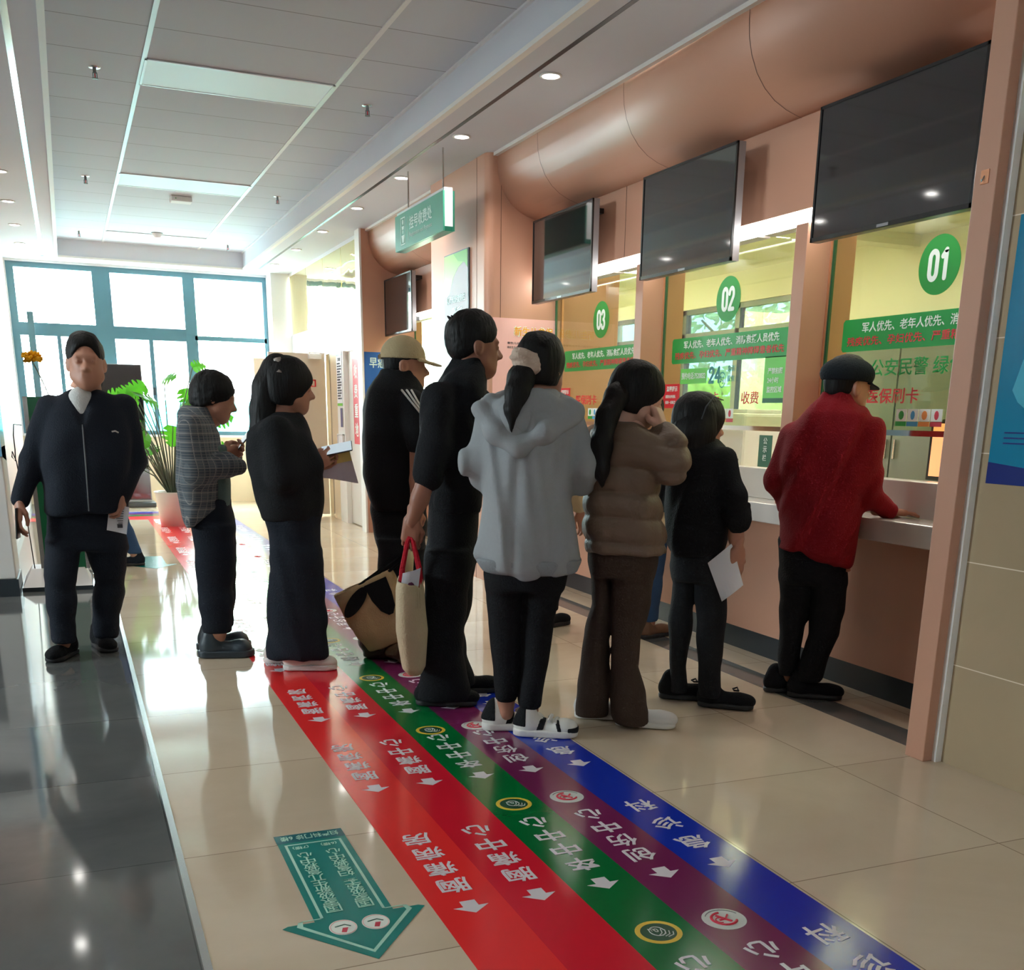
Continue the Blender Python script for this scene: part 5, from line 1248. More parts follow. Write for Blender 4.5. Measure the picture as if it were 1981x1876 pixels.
def plaid():
    m = bpy.data.materials.new('grey_plaid_flannel'); m.use_nodes = True; nt = m.node_tree; N = nt.nodes; L = nt.links; b = N['Principled BSDF']; b.inputs['Roughness'].default_value = .9
    tc = N.new('ShaderNodeTexCoord'); sp = N.new('ShaderNodeSeparateXYZ'); L.new(tc.outputs['Object'], sp.inputs[0])
    ad = N.new('ShaderNodeMath'); ad.operation = 'ADD'; L.new(sp.outputs[0], ad.inputs[0]); L.new(sp.outputs[1], ad.inputs[1])
    col = None; prev = lin(84, 92, 98)
    for src, fq, th, rgb in ((ad.outputs[0], 12, .62, (52, 60, 68)), (sp.outputs[2], 12, .62, (52, 60, 68)), (ad.outputs[0], 24, .9, (168, 160, 152)), (sp.outputs[2], 24, .9, (168, 160, 152)), (sp.outputs[2], 75, .6, (112, 110, 108))):
        mu = N.new('ShaderNodeMath'); mu.operation = 'MULTIPLY'; mu.inputs[1].default_value = fq; L.new(src, mu.inputs[0])
        fr = N.new('ShaderNodeMath'); fr.operation = 'FRACT'; L.new(mu.outputs[0], fr.inputs[0])
        gt = N.new('ShaderNodeMath'); gt.operation = 'GREATER_THAN'; gt.inputs[1].default_value = th; L.new(fr.outputs[0], gt.inputs[0])
        ml = N.new('ShaderNodeMath'); ml.operation = 'MULTIPLY'; ml.inputs[1].default_value = .55; L.new(gt.outputs[0], ml.inputs[0])
        mx = N.new('ShaderNodeMix'); mx.data_type = 'RGBA'; L.new(ml.outputs[0], mx.inputs[0])
        if col is None: mx.inputs[6].default_value = prev
        else: L.new(col, mx.inputs[6])
        mx.inputs[7].default_value = lin(*rgb); col = mx.outputs[2]
    L.new(col, b.inputs['Base Color']); return m
M_plaid = plaid()
PI = math.pi
def sheet_mesh(pts, thick=.0015, bend=0):
    """thin sheet through four corners with a slight curl"""
    a, b, c, d = (Vector(p) for p in pts); n = (b-a).cross(d-a).normalized(); vs = []; K = 9
    for side in (0, 1):
        for i in range(K):
            for j in range(K):
                u, v = i/(K-1), j/(K-1)
                p = a*(1-u)*(1-v)+b*u*(1-v)+c*u*v+d*(1-u)*v
                vs.append(p+n*(bend*math.sin(u*PI)*(.5+v)+thick*side))
    g = lambda i, j, s: s*K*K+i*K+j
    fs = []
    for i in range(K-1):
        for j in range(K-1):
            fs.append((g(i, j, 0), g(i, j+1, 0), g(i+1, j+1, 0), g(i+1, j, 0))); fs.append((g(i, j, 1), g(i+1, j, 1), g(i+1, j+1, 1), g(i, j+1, 1)))
    for k in range(K-1):
        fs += [(g(k, 0, 0), g(k+1, 0, 0), g(k+1, 0, 1), g(k, 0, 1)), (g(k+1, K-1, 0), g(k, K-1, 0), g(k, K-1, 1), g(k+1, K-1, 1)), (g(0, k+1, 0), g(0, k, 0), g(0, k, 1), g(0, k+1, 1)), (g(K-1, k, 0), g(K-1, k+1, 0), g(K-1, k+1, 1), g(K-1, k, 1))]
    return vs, fs
M_glassp = mat('phone_glass', (20, 24, 30), .08); M_pcase = mat('phone_case', (40, 42, 46), .35)
def phone(label, t, p, M3, bright=False, group=None):
    o = thing('phone', label, 'phone', world_of(t, p), 0, group)
    o.rotation_euler = (Matrix.Rotation(t.rotation_euler.z, 3, 'Z') @ M3).to_euler()
    MB().box((-.037, -.078, -.0045), (.037, .078, .003), M_pcase).build('casing', o, bevel=.004)
    MB().box((-.034, -.075, .003), (.034, .075, .004), mat('lit_phone_screen', (190, 206, 214), .1, emit=.5) if bright else M_glassp).build('screen', o)
    return o
def basis(x, y):
    x = Vector(x).normalized(); y = Vector(y); y = (y-x*y.dot(x)).normalized(); z = x.cross(y)
    return Matrix(((x.x, y.x, z.x), (x.y, y.y, z.y), (x.z, y.z, z.z)))

# ============ big man in dark jacket walking towards the camera
d, t = person('big', 'person in open dark jacket and white shirt walking towards the camera, leftmost')
HM = headM((.182, -.03, 1.495), PI+.05, .05, 0, 1.1)
hL, hR = d['pts']['handL'], d['pts']['handR']
body(t, d, M_skin, HM, [(hand(-1, RELAX), handM((hL[0]+.012, hL[1], hL[2]+.075), (-.15, -.15, -1), (1, .2, 0))), (hand(1, HOLD), handM((hR[0], hR[1], hR[2]+.045), (-.12, -.25, -1), (-.9, .3, 0)))])
vc = d['pts']['vcut']
cutV = union([ell((vc[0], -.13, 1.37), (.062, .10, .06)), cone((vc[0], -.145, 1.34), (vc[0]-.008, -.165, 1.20), .058, .012)], .02)
jk = jacket('jacket', t, d, M_navyc, cut=cutV, fold=.010, seed=4)
on(t, 't_shirt', nets(union([stack([(r[0]-.004, r[1], r[2]*.8, r[3], r[4]*.80) for r in [(1.352, .159, .07, 0, .08)]+d['top'][2:5]], 2.3), cone((vc[0], -.06, 1.32), (vc[0], -.08, 1.2), .06, .05)], .02), (-.15, -.25, 1.0), (.45, .2, 1.42), .01), M_tee_w)
m = MB(); m.tube(drape(jk, [(vc[0]-.008, 1.195), (vc[0]-.012, 1.0), (vc[0]-.018, .77)], 10, 0), .0035, M_grey, 6); m.build('zip', jk)
m = MB(); m.tube(drape(jk, [(.268, 1.163), (.285, 1.166), (.30, 1.158)], 3, .001), .004, M_whites, 6); m.build('chest_badge', jk)
trousers(t, d, M_navyc, .007)
shoe(t, (-.07, -.10), PI+.45, M_blk2, M_sole, .285, 1.05); shoe(t, (.135, .06), PI-.25, M_blk2, M_sole, .285, 1.05)
hair(t, HM, thick=1.02, fringe=.072, rough=.0015, short=True)
pc = d['pts']['paper']
p = held('paper', 'folded white paper held by the man in the open jacket', 'paper', t, pc)
vs, fs = sheet_mesh([(-.04, .0, .075), (.055, .0, .055), (.03, 0, -.085), (-.065, 0, -.06)], .002, .006); MB().add(vs, fs, M_paper).build('sheet', p)
q = MB()
for k in range(7): q.box((-.03+.004*k, -.0035, .045-.012*k), (.028-.002*k, -.0025, .048-.012*k), M_ink)
q.box((-.012, -.0035, -.05), (.014, -.0025, -.03), M_ink); q.build('print', p)
phone('dark phone in the lowered hand of the man in the open jacket', t, (hL[0]-.005, hL[1]-.03, hL[2]-.02), basis((.2, 1, 0), (-.1, -.1, -1)))

# ============ person in plaid shirt
d, t = person('check', 'person in grey plaid shirt and dark trousers looking at a phone')
HM = headM((.045, 0, 1.342), PI/2, -.30, 0, 1.0)
a0, a1 = d['pts']['handL'], d['pts']['handR']
body(t, d, M_skin, HM, [(hand(-1, HOLD), handM((a0[0]-.055, a0[1]+.02, a0[2]-.04), (.9, .35, .3), (0, .8, .4))), (hand(1, HOLD), handM((a1[0]-.05, a1[1]-.02, a1[2]-.03), (.9, -.35, .3), (0, -.8, .4)))],
     fore=[[(.08, -.16, 1.0, .036), (a0[0]-.05, a0[1], a0[2]-.04, .028)], [(.10, .1, 1.03, .034), (a1[0]-.05, a1[1], a1[2]-.03, .028)]])
collar = [stack([(1.255, -.065, .085, 0, .10), (1.292, -.052, .07, 0, .085)], 2.2)]
jacket('shirt', t, d, M_plaid, extra=collar, fold=.012, seed=7, sc=(10, 10, 7))
on(t, 't_shirt', nets(stack(d['tee'], 2.3), *bounds(d['tee'], (), .05), .011), M_sage)
trousers(t, d, M_navyc, .005)
M_clog = mat('dark_rubber_clog', (40, 52, 60), .45)
shoe(t, (.01, -.10), PI/2+.05, M_clog, M_clog, .275, 1.15, 1.1, .014); shoe(t, (.0, .10), PI/2-.08, M_clog, M_clog, .275, 1.15, 1.1, .014)
hair(t, HM, zb=-.08, thick=1.02, fringe=.045, slope=.45, rough=.003)
phone('pale phone held up by the person in the plaid shirt', t, (a0[0]+.035, .0, a0[2]+.02), basis((0, -.9, -.3), (.6, 0, .8)), True)

# ============ woman in black coat and wide trousers
d, t = person('black', 'person in loose black coat and wide trousers with long clipped hair, holding envelope')
HM = headM((.030, 0, 1.392), PI/2-.1, -.12, 0, 1.02)
hp = d['pts']['hand']
body(t, d, M_skin, HM, [(hand(-1, HOLD), handM((hp[0]-.065, hp[1], hp[2]-.05), (.9, .25, .45), (.1, .9, .2))), (hand(1, HOLD), handM((hp[0]-.05, .05, hp[2]-.06), (.9, -.2, .35), (0, -.8, .5)))],
     fore=[[(.10, -.1, 1.02, .036), (hp[0]-.06, hp[1], hp[2]-.05, .028)], [(.10, .06, 1.0, .034), (hp[0]-.05, .05, hp[2]-.06, .028)]])
jacket('coat', t, d, M_blk, fold=.011, seed=9)
trousers(t, d, M_navyc, .008, seed=12)
M_cream_s = mat('cream_trainer', (222, 214, 204), .5)
shoe(t, (.06, -.09), PI/2+.1, M_cream_s, M_whites, .275, 1.05, .95, .006); shoe(t, (-.04, .10), PI/2-.05, M_cream_s, M_whites, .275, 1.05, .95, .006)
tl = strands([(-.03, 0, 1.47, .075), (-.075, 0, 1.39, .075), (-.10, 0, 1.28, .07), (-.115, -.02, 1.17, .06), (-.12, -.03, 1.08, .035)], .01)
hair(t, HM, extra=tl, zb=-.09, thick=1.06, fringe=.03, vol=.006)
m = MB(); m.tube([(-.045, -.045, 1.505), (-.02, -.055, 1.515), (-.012, -.06, 1.48), (-.02, -.085, 1.45)], .017, mat('tortoise_clip', (150, 140, 130), .25), 8); m.build('hair_clip', t, True)
ph = d['pts']['phone']
phone('black edged phone held over the envelope by the woman in black', t, (ph[0]-.005, -.03, ph[2]-.005), basis((.0, -.8, -.6), (.93, 0, .32)), True)
ev = held('envelope', 'large pale envelope with yellow band held by the woman in black', 'envelope', t, (.245, .02, 1.02))
vs, fs = sheet_mesh([(-.085, 0, .02), (.052, -.02, .10), (.098, -.02, -.085), (-.10, 0, -.055)], .004, .012); MB().add(vs, fs, mat('lilac_grey_paper', (206, 196, 204), .6)).build('envelope_body', ev)
vs, fs = sheet_mesh([(-.045, -.02, .05), (.050, -.028, .099), (.068, -.032, .028), (-.06, -.018, -.002)], .002, .010); MB().add(vs, fs, mat('yellow_paper', (222, 196, 112), .6)).build('yellow_band', ev)

# ============ man with beige cap
d, t = person('capman', 'person in black jacket with three white shoulder stripes and beige cap')
HM = headM((.083, 0, 1.515), PI/2+.05, -.02, 0, 1.04)
hc = d['pts']['hand']
body(t, d, M_skin, HM, [(hand(-1, GRIP), handM((.118, -.20, .80), (-.05, .15, -1), (0, 1, 0)))], fore=[[(.133, -.22, 1.128, .042), (.126, -.215, .947, .036), (.118, -.20, .81, .027)]])
jk = jacket('jacket', t, d, M_blk, extra=[stack([(1.42, .035, .10, 0, .11), (1.49, .045, .085, 0, .09)], 2.2)], fold=.007, seed=13)
m = MB()
for x0, x1, zz in ((.058, .146, 1.284), (.083, .157, 1.284), (.106, .166, 1.290)):
    p = drape(jk, [(x0, 1.392), ((x0+x1)/2, 1.338), (x1, zz)], 6, -.001); m.tube(p, .0058, M_whites, 6)
m.build('shoulder_stripes', jk)
trousers(t, d, M_blk3, .006)
shoe(t, (.01, -.09), PI/2+.1, M_blk2, M_sole, .28); shoe(t, (.095, .09), PI/2, M_blk2, M_sole, .28)
hair(t, HM, thick=.98, fringe=.05, short=True)
M_cap = cloth('beige_cap_cloth', (176, 158, 122))
def cap_mesh(dome=(.093, .113, .105), zc=.04, zcut=.03, brim=.085, bw=.072, drop=.3):
    f = ell((0, -.014, zc), dome); g = lambda x, y, z: smax(f(x, y, z), zcut-z-.0*y, .008)
    f2 = ell((0, -.014, zc), tuple(v-.008 for v in dome)); shell = lambda x, y, z: smax(g(x, y, z), -f2(x, y, z), .004)
    def br(x, y, z):
        q = np.sqrt((x/bw)**2+((y-.075)/(brim+.02))**2)
        zz = z-(zcut+.006-drop*np.maximum(y-.08, 0)-2.5*x*x)
        return smax(smax((q-1)*bw, np.abs(zz)-.004, .003), .06-y, .01)
    h = lambda x, y, z: smin(shell(x, y, z), br(x, y, z), .008)
    return nets(h, (-.13, -.16, -.03), (.13, .23, .18), .005)
c = on(t, 'cap', xf(cap_mesh(), HM), M_cap)
m = MB(); m.box((-.03, -.132, .028), (.03, -.121, .05), M_cap, HM); m.box((-.008, -.137, .03), (.008, -.131, .045), M_steel, HM); m.build('back_strap', c)

# ============ tall man in black shirt with the tote
d, t = person('tall', 'tall person in black shirt with rolled sleeve holding a tote with red handles')
HM = headM((.105, 0, 1.560), PI/2-.25, -.05, 0, 1.05)
ht = d['pts']['hand']
body(t, d, M_skind, HM, [(hand(-1, PINCH), handM((-.168, -.22, .845), (-.12, .05, -1), (.25, 1, 0)))], fore=d['fore'])
jacket('shirt', t, d, M_blk2, extra=[stack([(1.46, .07, .085, 0, .10), (1.515, .088, .07, 0, .078)], 2.2)], fold=.010, seed=17)
trousers(t, d, M_blk2, .006, seed=21)
shoe(t, (-.03, -.10), PI/2+.03, M_blk2, M_sole, .30, 1.05); shoe(t, (.10, .13), PI/2-.2, M_blk2, M_sole, .30, 1.05)
tuft = [strands([(.045+.03*math.cos(k*2.4), .03*math.sin(k*2.4), 1.655, .014), (.018+.03*math.cos(k*2.4), .04*math.sin(k*2.4), 1.672+.005*(k % 3), .004)], .004, .005, 0) for k in range(9)]
hair(t, HM, extra=join(tuft), thick=1.03, fringe=.075, rough=.002, short=True)

# ============ woman in grey hoodie
d, t = person('grey', 'person in oversized grey hoodie seen from behind with beige scrunchie and low ponytail')
HM = headM((.028, .02, 1.462), .62, -.05, 0, .98)
body(t, d, M_skin, HM)
P_ = d['pts']; G = lambda k, r: P_[k]+(r,)
hj = jacket('hoodie', t, d, M_hoodie, extra=[stack([(1.33, .0, .115, .0, .10), (1.375, .012, .085, .01, .085)], 2.2)], fold=.013, seed=23, n=2.4, dirs=[(30, 4, 3), (46, 12, -4), (19, -12, 7), (62, 5, 9)])
hood = union([union(chain([G('h1', .040), G('h2', .040), G('h3', .036), G('h4', .040), G('h5', .042)]), .03), union(chain([G('g1', .036), G('g2', .040), G('g3', .036)]), .03),
              ell((-.03, -.095, 1.285), (.14, .05, .10)), cone((.118, -.05, 1.322), (.06, .09, 1.36), .034, .03), cone((-.17, -.04, 1.327), (-.06, .09, 1.36), .034, .03)], .022)
on(t, 'hood', nets(folds(hood, .006, 31, (14, 14, 14)), (-.30, -.25, 1.06), (.26, .16, 1.44), .009), M_hoodie)
rib = [(r[0], r[1], r[2]*1.012+.003, r[3], r[4]*1.01+.003) for r in d['top'] if r[0] < .80]
on(hj, 'hem_band', nets(stack([(.672, -.01, .19, 0, .15), (.70, -.014, .204, 0, .164), (.735, -.018, .222, 0, .17)], 2.4), (-.3, -.25, .62), (.28, .25, .78), .01), cloth('grey_ribbed_hem', (140, 146, 149)))
trousers(t, d, M_blk2, .005, seed=27)
def sneaker(o):
    m = MB()
    m.tube([(-.034, .02, .07), (.0, .03, .088), (.034, .02, .07)], .008, M_whites, 6); m.tube([(-.034, .045, .06), (.0, .055, .076), (.034, .045, .06)], .008, M_whites, 6); m.build('laces', o)
    A = shoe_meshes(.27, 1., .95, .008, regions=(lambda x, y, z: smax(y+.075, .045-z, .004)+0*x,
        lambda x, y, z: smax(smax(np.abs(y+.012-.35*(z-.05))-.014, .028-z, .003), z-.075, .003)+0*x,
        lambda x, y, z: smax(smax(np.abs(y-.062+.3*(z-.04))-.009, .026-z, .003), .018-np.abs(x), .003),
        lambda x, y, z: smax(.098-y, z-.045, .003)+0*x))
    for nm, vq in zip(('heel_tab', 'side_panel', 'side_panel', 'toe_cap'), A): mesh_obj(nm, vq, M_blk, o)
M_snk = mat('white_leather', (226, 226, 218), .4)
shoe(t, (-.075, .015), PI/2-.1, M_snk, M_whites, .27, 1.0, .95, .008, extra=sneaker); shoe(t, (.06, -.075), PI/2+.06, M_snk, M_whites, .27, 1.0, .95, .008, extra=sneaker)
tl = join([strands([(-.035, -.07, 1.455, .035), (-.055, -.085, 1.415, .05), (-.068, -.12, 1.36, .045), (-.085, -.15, 1.30, .025), (-.088, -.16, 1.22, .006)], .007), strands([(-.06, -.1, 1.38, .03), (-.10, -.13, 1.31, .015), (-.105, -.14, 1.24, .004)], .006)])
hair(t, HM, extra=tl, zb=-.075, thick=1.04, fringe=.045)
sc_ = folds(union([ell((-.035, -.085, 1.475), (.048, .03, .045)), ell((-.062, -.085, 1.50), (.03, .022, .025)), ell((-.015, -.085, 1.455), (.028, .022, .035))], .015), .006, 5, (40, 40, 40))
on(t, 'scrunchie', nets(sc_, (-.12, -.15, 1.40), (.05, -.02, 1.56), .005), cloth('beige_scrunchie', (206, 184, 166)))

# ============ woman in brown quilted jacket
d, t = person('brown', 'person in taupe quilted jacket and brown flared trousers with very long ponytail')
HM = headM((-.012, .01, 1.366), PI/2-.25, -.35, 0, .98)
hb = d['pts']['hand']
body(t, d, M_skinl, HM, [(hand(-1, HOLD), handM((hb[0]+.008, hb[1]-.01, hb[2]-.02), (-.35, .3, .9), (-.8, .4, 0)))])
base = [stack(d['top'], 2.5)]+[union(chain(a), .03) for a in d['arms']]
def quilt(x, y, z):
    f = union(base, .03)(x, y, z)
    return f-.020*np.abs(np.sin(z*math.pi/.098+.3*np.sin(9*x)+.25*np.sin(11*y)))**.5+.012
lo, hi = bounds(d['top'], [p for a in d['arms'] for p in a], .06)
on(t, 'jacket', nets(folds(quilt, .005, 3, (12, 12, 8)), lo, hi, .009), M_brownj)
trousers(t, d, M_brownt, .006, seed=33)
M_ws = mat('white_canvas_shoe', (216, 214, 210), .55)
shoe(t, (.07, -.04), PI/2+.08, M_ws, M_whites, .275); shoe(t, (-.115, .06), PI/2-.05, M_ws, M_whites, .265)
tl = strands([(-.06, .0, 1.40, .05), (-.10, -.07, 1.36, .045), (-.135, -.13, 1.28, .04), (-.15, -.175, 1.17, .042), (-.148, -.19, 1.08, .032), (-.14, -.19, 1.02, .008)], .008)
hair(t, HM, extra=tl, zb=-.085, thick=1.05, fringe=.035)

# ============ woman with long black hair and loose black top
d, t = person('hood', 'person in loose black top with long hair, white sheet in the lowered hand')
HM = headM((-.108, .0, 1.255), PI/2-.55, -.05, 0, .97)
hh = d['pts']['hand']
body(t, d, M_skin, HM, [(hand(-1, HOLD), handM((hh[0]+.002, hh[1], hh[2]+.055), (-.05, .02, -1), (-.5, 1, 0)))], fore=d['fore'])
jk = jacket('top', t, d, M_blk2, fold=.012, seed=37)
on(jk, 'rolled_cuff', nets(folds(union([cone((.066, -.125, .895), (.074, -.12, .868), .064, .062)], .01), .006, 2, (25, 25, 25)), (-.03, -.23, .77), (.18, -.02, .99), .008), M_blk2)
trousers(t, d, M_blk3, .004, seed=41)
def bow(o):
    m = MB(); m.tube([(-.02, .03, .085), (-.035, .05, .09), (-.01, .055, .085), (.02, .06, .088), (.035, .04, .092), (.0, .035, .088)], .004, M_blk, 6); m.build('laces', o)
shoe(t, (.075, -.04), PI/2+.08, M_blk2, M_sole, .27, extra=bow); shoe(t, (-.115, .075), PI/2-.05, M_blk2, M_sole, .26, extra=bow)
tl = strands([(-.125, -.02, 1.30, .09), (-.14, -.04, 1.22, .095), (-.14, -.04, 1.14, .09), (-.135, -.03, 1.07, .05)], .01)
hair(t, HM, extra=tl, zb=-.10, thick=1.08, fringe=.035, vol=.006)
m = MB(); m.tube([(-.02, .0, 1.36), (-.06, -.075, 1.37), (-.09, -.11, 1.33), (-.105, -.125, 1.28)], .003, M_frame2, 6); m.build('hair_band', t)
pp = d['pts']['paper']
p = held('paper', 'single white sheet hanging from the hand of the person with loose black top', 'paper', t, (pp[0], pp[1], pp[2]))
vs, fs = sheet_mesh([(.022, .01, .125), (-.078, .0, .035), (-.006, -.01, -.13), (.082, .0, -.055)], .0012, .012); MB().add(vs, fs, M_paper).build('sheet', p)

# ============ man in red jacket at the counter
d, t = person('red', 'person in dark red jacket and dark cap leaning at window 01')
HM = headM((.070, .02, 1.427), .95, -.05, 0, 1.0)
hr = d['pts']['hand']
body(t, d, M_skin, HM, [(hand(-1, FLAT), handM((hr[0]-.045, hr[1]-.01, .888), (.95, .25, -.06), (0, 0, -1)))])
jacket('jacket', t, d, M_redj, extra=[stack([(1.35, .025, .085, 0, .09), (1.40, .032, .062, 0, .07)], 2.2)], fold=.014, seed=43, dirs=[(34, 4, -16), (24, 12, -9), (50, 0, -21), (14, -8, 12)])
trousers(t, d, M_blk2, .005, seed=47)
shoe(t, (.045, -.03), PI/2-.05, M_blk2, M_sole, .27); shoe(t, (-.08, .055), PI/2-.35, M_blk2, M_sole, .26)
hair(t, HM, thick=.98, fringe=.05, short=True)
c = on(t, 'cap', xf(cap_mesh((.102, .128, .075), .055, .022, .06, .07, .35), HM), cloth('dark_navy_cap', (22, 30, 36)))

# ============ half hidden people
def simple(loc, rz, label, hgt, face, mtop, mleg, skin, legs_at, hairkw, shoes_, lean=0., arm=None):
    t = tag(empty('person', (loc[0], loc[1], 0), rz), label, 'person')
    s = hgt/1.6
    d = dict(top=[(1.34*s, lean, .07, 0, .07), (1.30*s, lean, .15, 0, .10), (1.25*s, lean*.9, .185, 0, .12), (1.1*s, lean*.7, .18, 0, .13), (.95*s, lean*.3, .17, 0, .13), (.74*s, 0, .18, 0, .135)],
             hips=[(.85*s, 0, .16, 0, .125), (.7*s, 0, .17, 0, .13)], neck=(lean, 1.36*s),
             arms=[[(lean-.18, 0, 1.24*s, .055), (lean*.5-.23, .02, 1.0*s, .05), (lean*.5-.2, .14, .86*s, .042)], [(lean+.18, 0, 1.24*s, .055), (lean*.5+.23, .02, 1.0*s, .05), (lean*.5+.2, .14, .86*s, .042)]],
             legs=[[(.75*s, -.085, .088, 0, .1), (.45*s, (legs_at[0][0]-.085)*.5, .07, legs_at[0][1]*.5, .08), (.1, legs_at[0][0], .058, legs_at[0][1], .06)], [(.75*s, .085, .088, 0, .1), (.45*s, (legs_at[1][0]+.085)*.5, .07, legs_at[1][1]*.5, .08), (.1, legs_at[1][0], .058, legs_at[1][1], .06)]])
    HM = headM((lean*1.2, .02, 1.48*s), face, -.1, 0, .97)
    hs = [(hand(-1, RELAX), handM((a[-1][0], a[-1][1]+.01, a[-1][2]-.03), (0, .3, -1), (-a[0][0], 0, .1))) for a in d['arms'][:1]]+[(hand(1, RELAX), handM((a[-1][0], a[-1][1]+.01, a[-1][2]-.03), (0, .3, -1), (-a[0][0], 0, .1))) for a in d['arms'][1:]]
    body(t, d, skin, HM, hs); jacket('top', t, d, mtop, fold=.006, seed=51); trousers(t, d, mleg, .004); hair(t, HM, **hairkw)
    for (x, y), yw, (mu, ms) in zip(legs_at, shoes_[0], shoes_[1]): shoe(t, (x+.05*math.sin(yw), y+.05*math.cos(yw)), yw, mu, ms, .26)
    return t
M_sand = mat('brown_sandal', (120, 86, 62), .6)
simple((3.08, 5.50), -1.2, 'person in blue jeans hidden behind the taupe quilted jacket', 1.42, 0, M_beigec, M_jean, M_skin, [(-.08, .02), (.10, -.02)], dict(zb=-.06, thick=1.03), ((0, .1), ((M_sand, M_sole),)*2))
simple((2.63, 5.98), -1.2, 'person in beige collared top hidden in front of the grey hoodie', 1.40, 0, M_beigec, M_blk2, M_skin, [(-.09, .0), (.09, .0)], dict(zb=-.06, thick=1.03), ((0, 0), ((M_blk2, M_sole),)*2))
simple((.18, 9.35), PI/2, 'person in blue top walking left far behind the man in the open jacket', 1.60, 0, cloth('bright_blue_cloth', (30, 70, 140)), M_jean, M_skinl, [(-.09, .17), (.08, -.24)], dict(zb=-.06, thick=1.03), ((0, .1), ((M_cream_s, M_whites), (M_navyc, M_sole))))

# ============ bags
M_canvas = cloth('natural_canvas', (186, 170, 140)); M_tan = cloth('tan_nonwoven_cloth', (208, 178, 136)); M_rh = cloth('red_webbing', (176, 24, 40)); M_bbag = mat('brown_plastic_bag', (78, 60, 50), .45, bump=.8, bscale=14); M_plum = cloth('plum_cloth', (92, 40, 70))
tt = bpy.data.objects['person']
TP = PEOPLE['tall']; ta = Matrix.Rotation(-TP['az'], 4, 'Z'); tw = lambda p: ta @ Vector(p)+Vector((TP['o'][0], TP['o'][1], 0))
b = thing('tote_bag', 'natural canvas tote with red handles hanging from the tall man', 'bag', tuple(tw((-.175, -.22, .18))), -TP['az'])
bag = folds(stack([(.0, .008, .028, 0, .09), (.04, .004, .05, 0, .14), (.20, .0, .068, 0, .155), (.38, -.003, .062, 0, .155), (.425, -.003, .055, 0, .15)], 2.6), .006, 61, (12, 12, 3))
inner = stack([(.30, -.003, .05, 0, .14), (.5, -.003, .048, 0, .14)], 2.6)
on(b, 'bag_body', nets(minus(bag, inner, .004), (-.11, -.22, -.04), (.11, .22, .46), .008), M_canvas)
for y in (-.05, .05):
    for s in (-1, 1):
        m = MB(); m.tube([(s*.045, y, .34), (s*.036, y*.8, .46), (s*.012, y*.3, .575), (.0, 0, .605)], [.012, .011, .010, .008], M_rh, 6); m.build('handle', b)
m = MB(); vs, fs = sheet_mesh([(-.045, -.10, .36), (.03, -.09, .36), (.045, -.08, .475), (-.03, -.10, .455)], .003, .01); m.add(vs, fs, mat('white_wrapping', (206, 206, 214), .5)); m.build('paper_wrap', b)
on(b, 'plum_lining', nets(stack([(.34, -.003, .048, 0, .13), (.44, 0, .03, 0, .1)], 2.4), (-.08, -.18, .3), (.08, .18, .48), .01), M_plum)
CP = PEOPLE['capman']; ca = Matrix.Rotation(-CP['az'], 4, 'Z'); cw = lambda p: ca @ Vector(p)+Vector((CP['o'][0], CP['o'][1], 0))
b = thing('shopping_bag', 'tan shopping bag with black shape, tilted, held by the man in beige cap', 'bag', tuple(cw((-.02, -.17, .095))), -CP['az'])
rot = Matrix.Rotation(math.radians(-24), 4, 'Y')
bag = folds(stack([(.0, .0, .13, 0, .07), (.10, 0, .15, 0, .085), (.30, 0, .165, 0, .075), (.36, 0, .165, 0, .06)], 3), .006, 63, (10, 10, 8)); inner = stack([(.18, 0, .145, 0, .055), (.45, 0, .15, 0, .05)], 3)
on(b, 'bag_body', xf(nets(minus(bag, inner, .004), (-.24, -.14, -.04), (.24, .14, .42), .008), rot), M_tan)
m = MB(); ex = lambda k: (math.cos(k*.2618)*.095, math.sin(k*.2618)*.036)
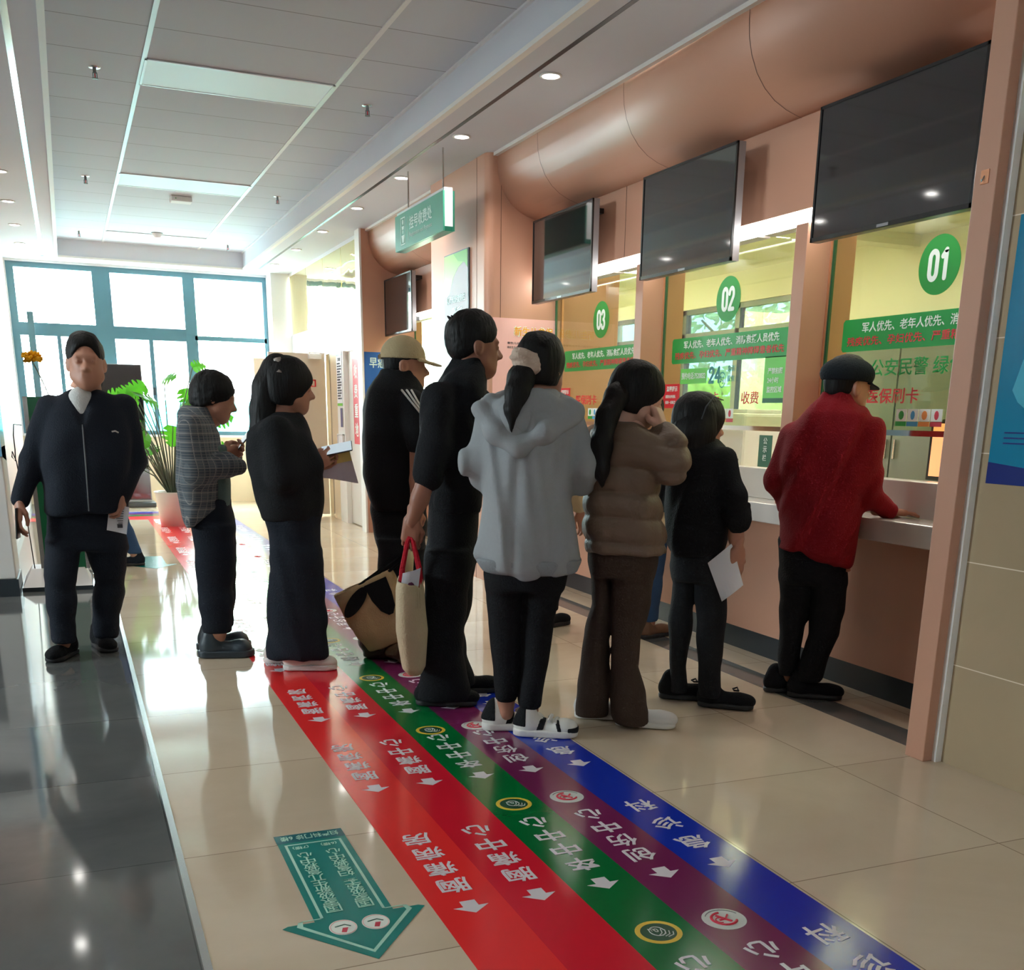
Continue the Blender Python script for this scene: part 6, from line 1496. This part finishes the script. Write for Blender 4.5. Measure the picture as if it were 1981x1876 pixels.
m.prism([(-.07+ex(k)[0]*.85-ex(k)[1]*.53, .285+ex(k)[0]*.53+ex(k)[1]*.85) for k in range(24)], 0, .004, M_blk, rot @ frame((0, -.083, 0), (1, 0, 0), (0, 0, 1)))
m.build('black_print', b)
m = MB(); m.prism([(.005, .345), (.01, .26), (.03, .19), (.06, .155), (.085, .155), (.11, .19), (.125, .26), (.13, .345)], 0, .006, M_blk, rot @ frame((0, -.088, 0), (1, 0, 0), (0, 0, 1))); m.build('black_pouch', b)
m = MB()
for y in (-.05, .05): m.tube([rot @ Vector((-.03, y, .34)), (.13, y*.3, .52), (.165, .03, .60), (.15, y*.3, .52), rot @ Vector((.1, y, .34))], .008, M_blk, 6)
m.build('handle', b)
r_ = thing('paper_roll', 'cream cylinder of rolled paper sticking out of the tan bag', 'roll', tuple(cw((.07, -.22, .46))), -CP['az'])
m = MB(); m.cyl((0, 0, -.02), (.012, 0, .155), .028, mat('cream_card', (206, 192, 150), .6), n=20); m.build('tube', r_, True); m = MB(); m.cyl((.012, 0, .155), (.0121, 0, .1565), .02, M_soil, n=20); m.build('hollow_shade', r_)  # dark disc paints the shade inside the roll
for k, (p, s, lab) in enumerate((((-.07, -.1, 0), (.13, .10, .13), 'dark brown plastic bag on the floor under the tan bag'), ((.11, -.20, 0), (.17, .11, .10), 'brown plastic bag on the floor behind the tote'))):
    b = thing('plastic_bag', lab, 'bag', tuple(cw(p)), -CP['az'])
    f = folds(union([ell((0, 0, s[2]*.6), (s[0], s[1], s[2]*.75)), cone((-s[0]*.5, 0, s[2]), (-s[0]*.8, 0, s[2]*1.5), .04, .015), cone((s[0]*.3, 0, s[2]), (s[0]*.2, -.03, s[2]*1.6), .05, .012)], .03), .014, 71+k, (16, 16, 16))
    on(b, 'bag_body', nets(lambda x, y, z: smax(f(x, y, z), .003-z, .01), (-.26, -.2, -.02), (.26, .2, .3), .008), mat('brown_polythene' if k else 'dark_brown_polythene', (104, 80, 60) if k else (72, 56, 50), .4, bump=.8, bscale=14))
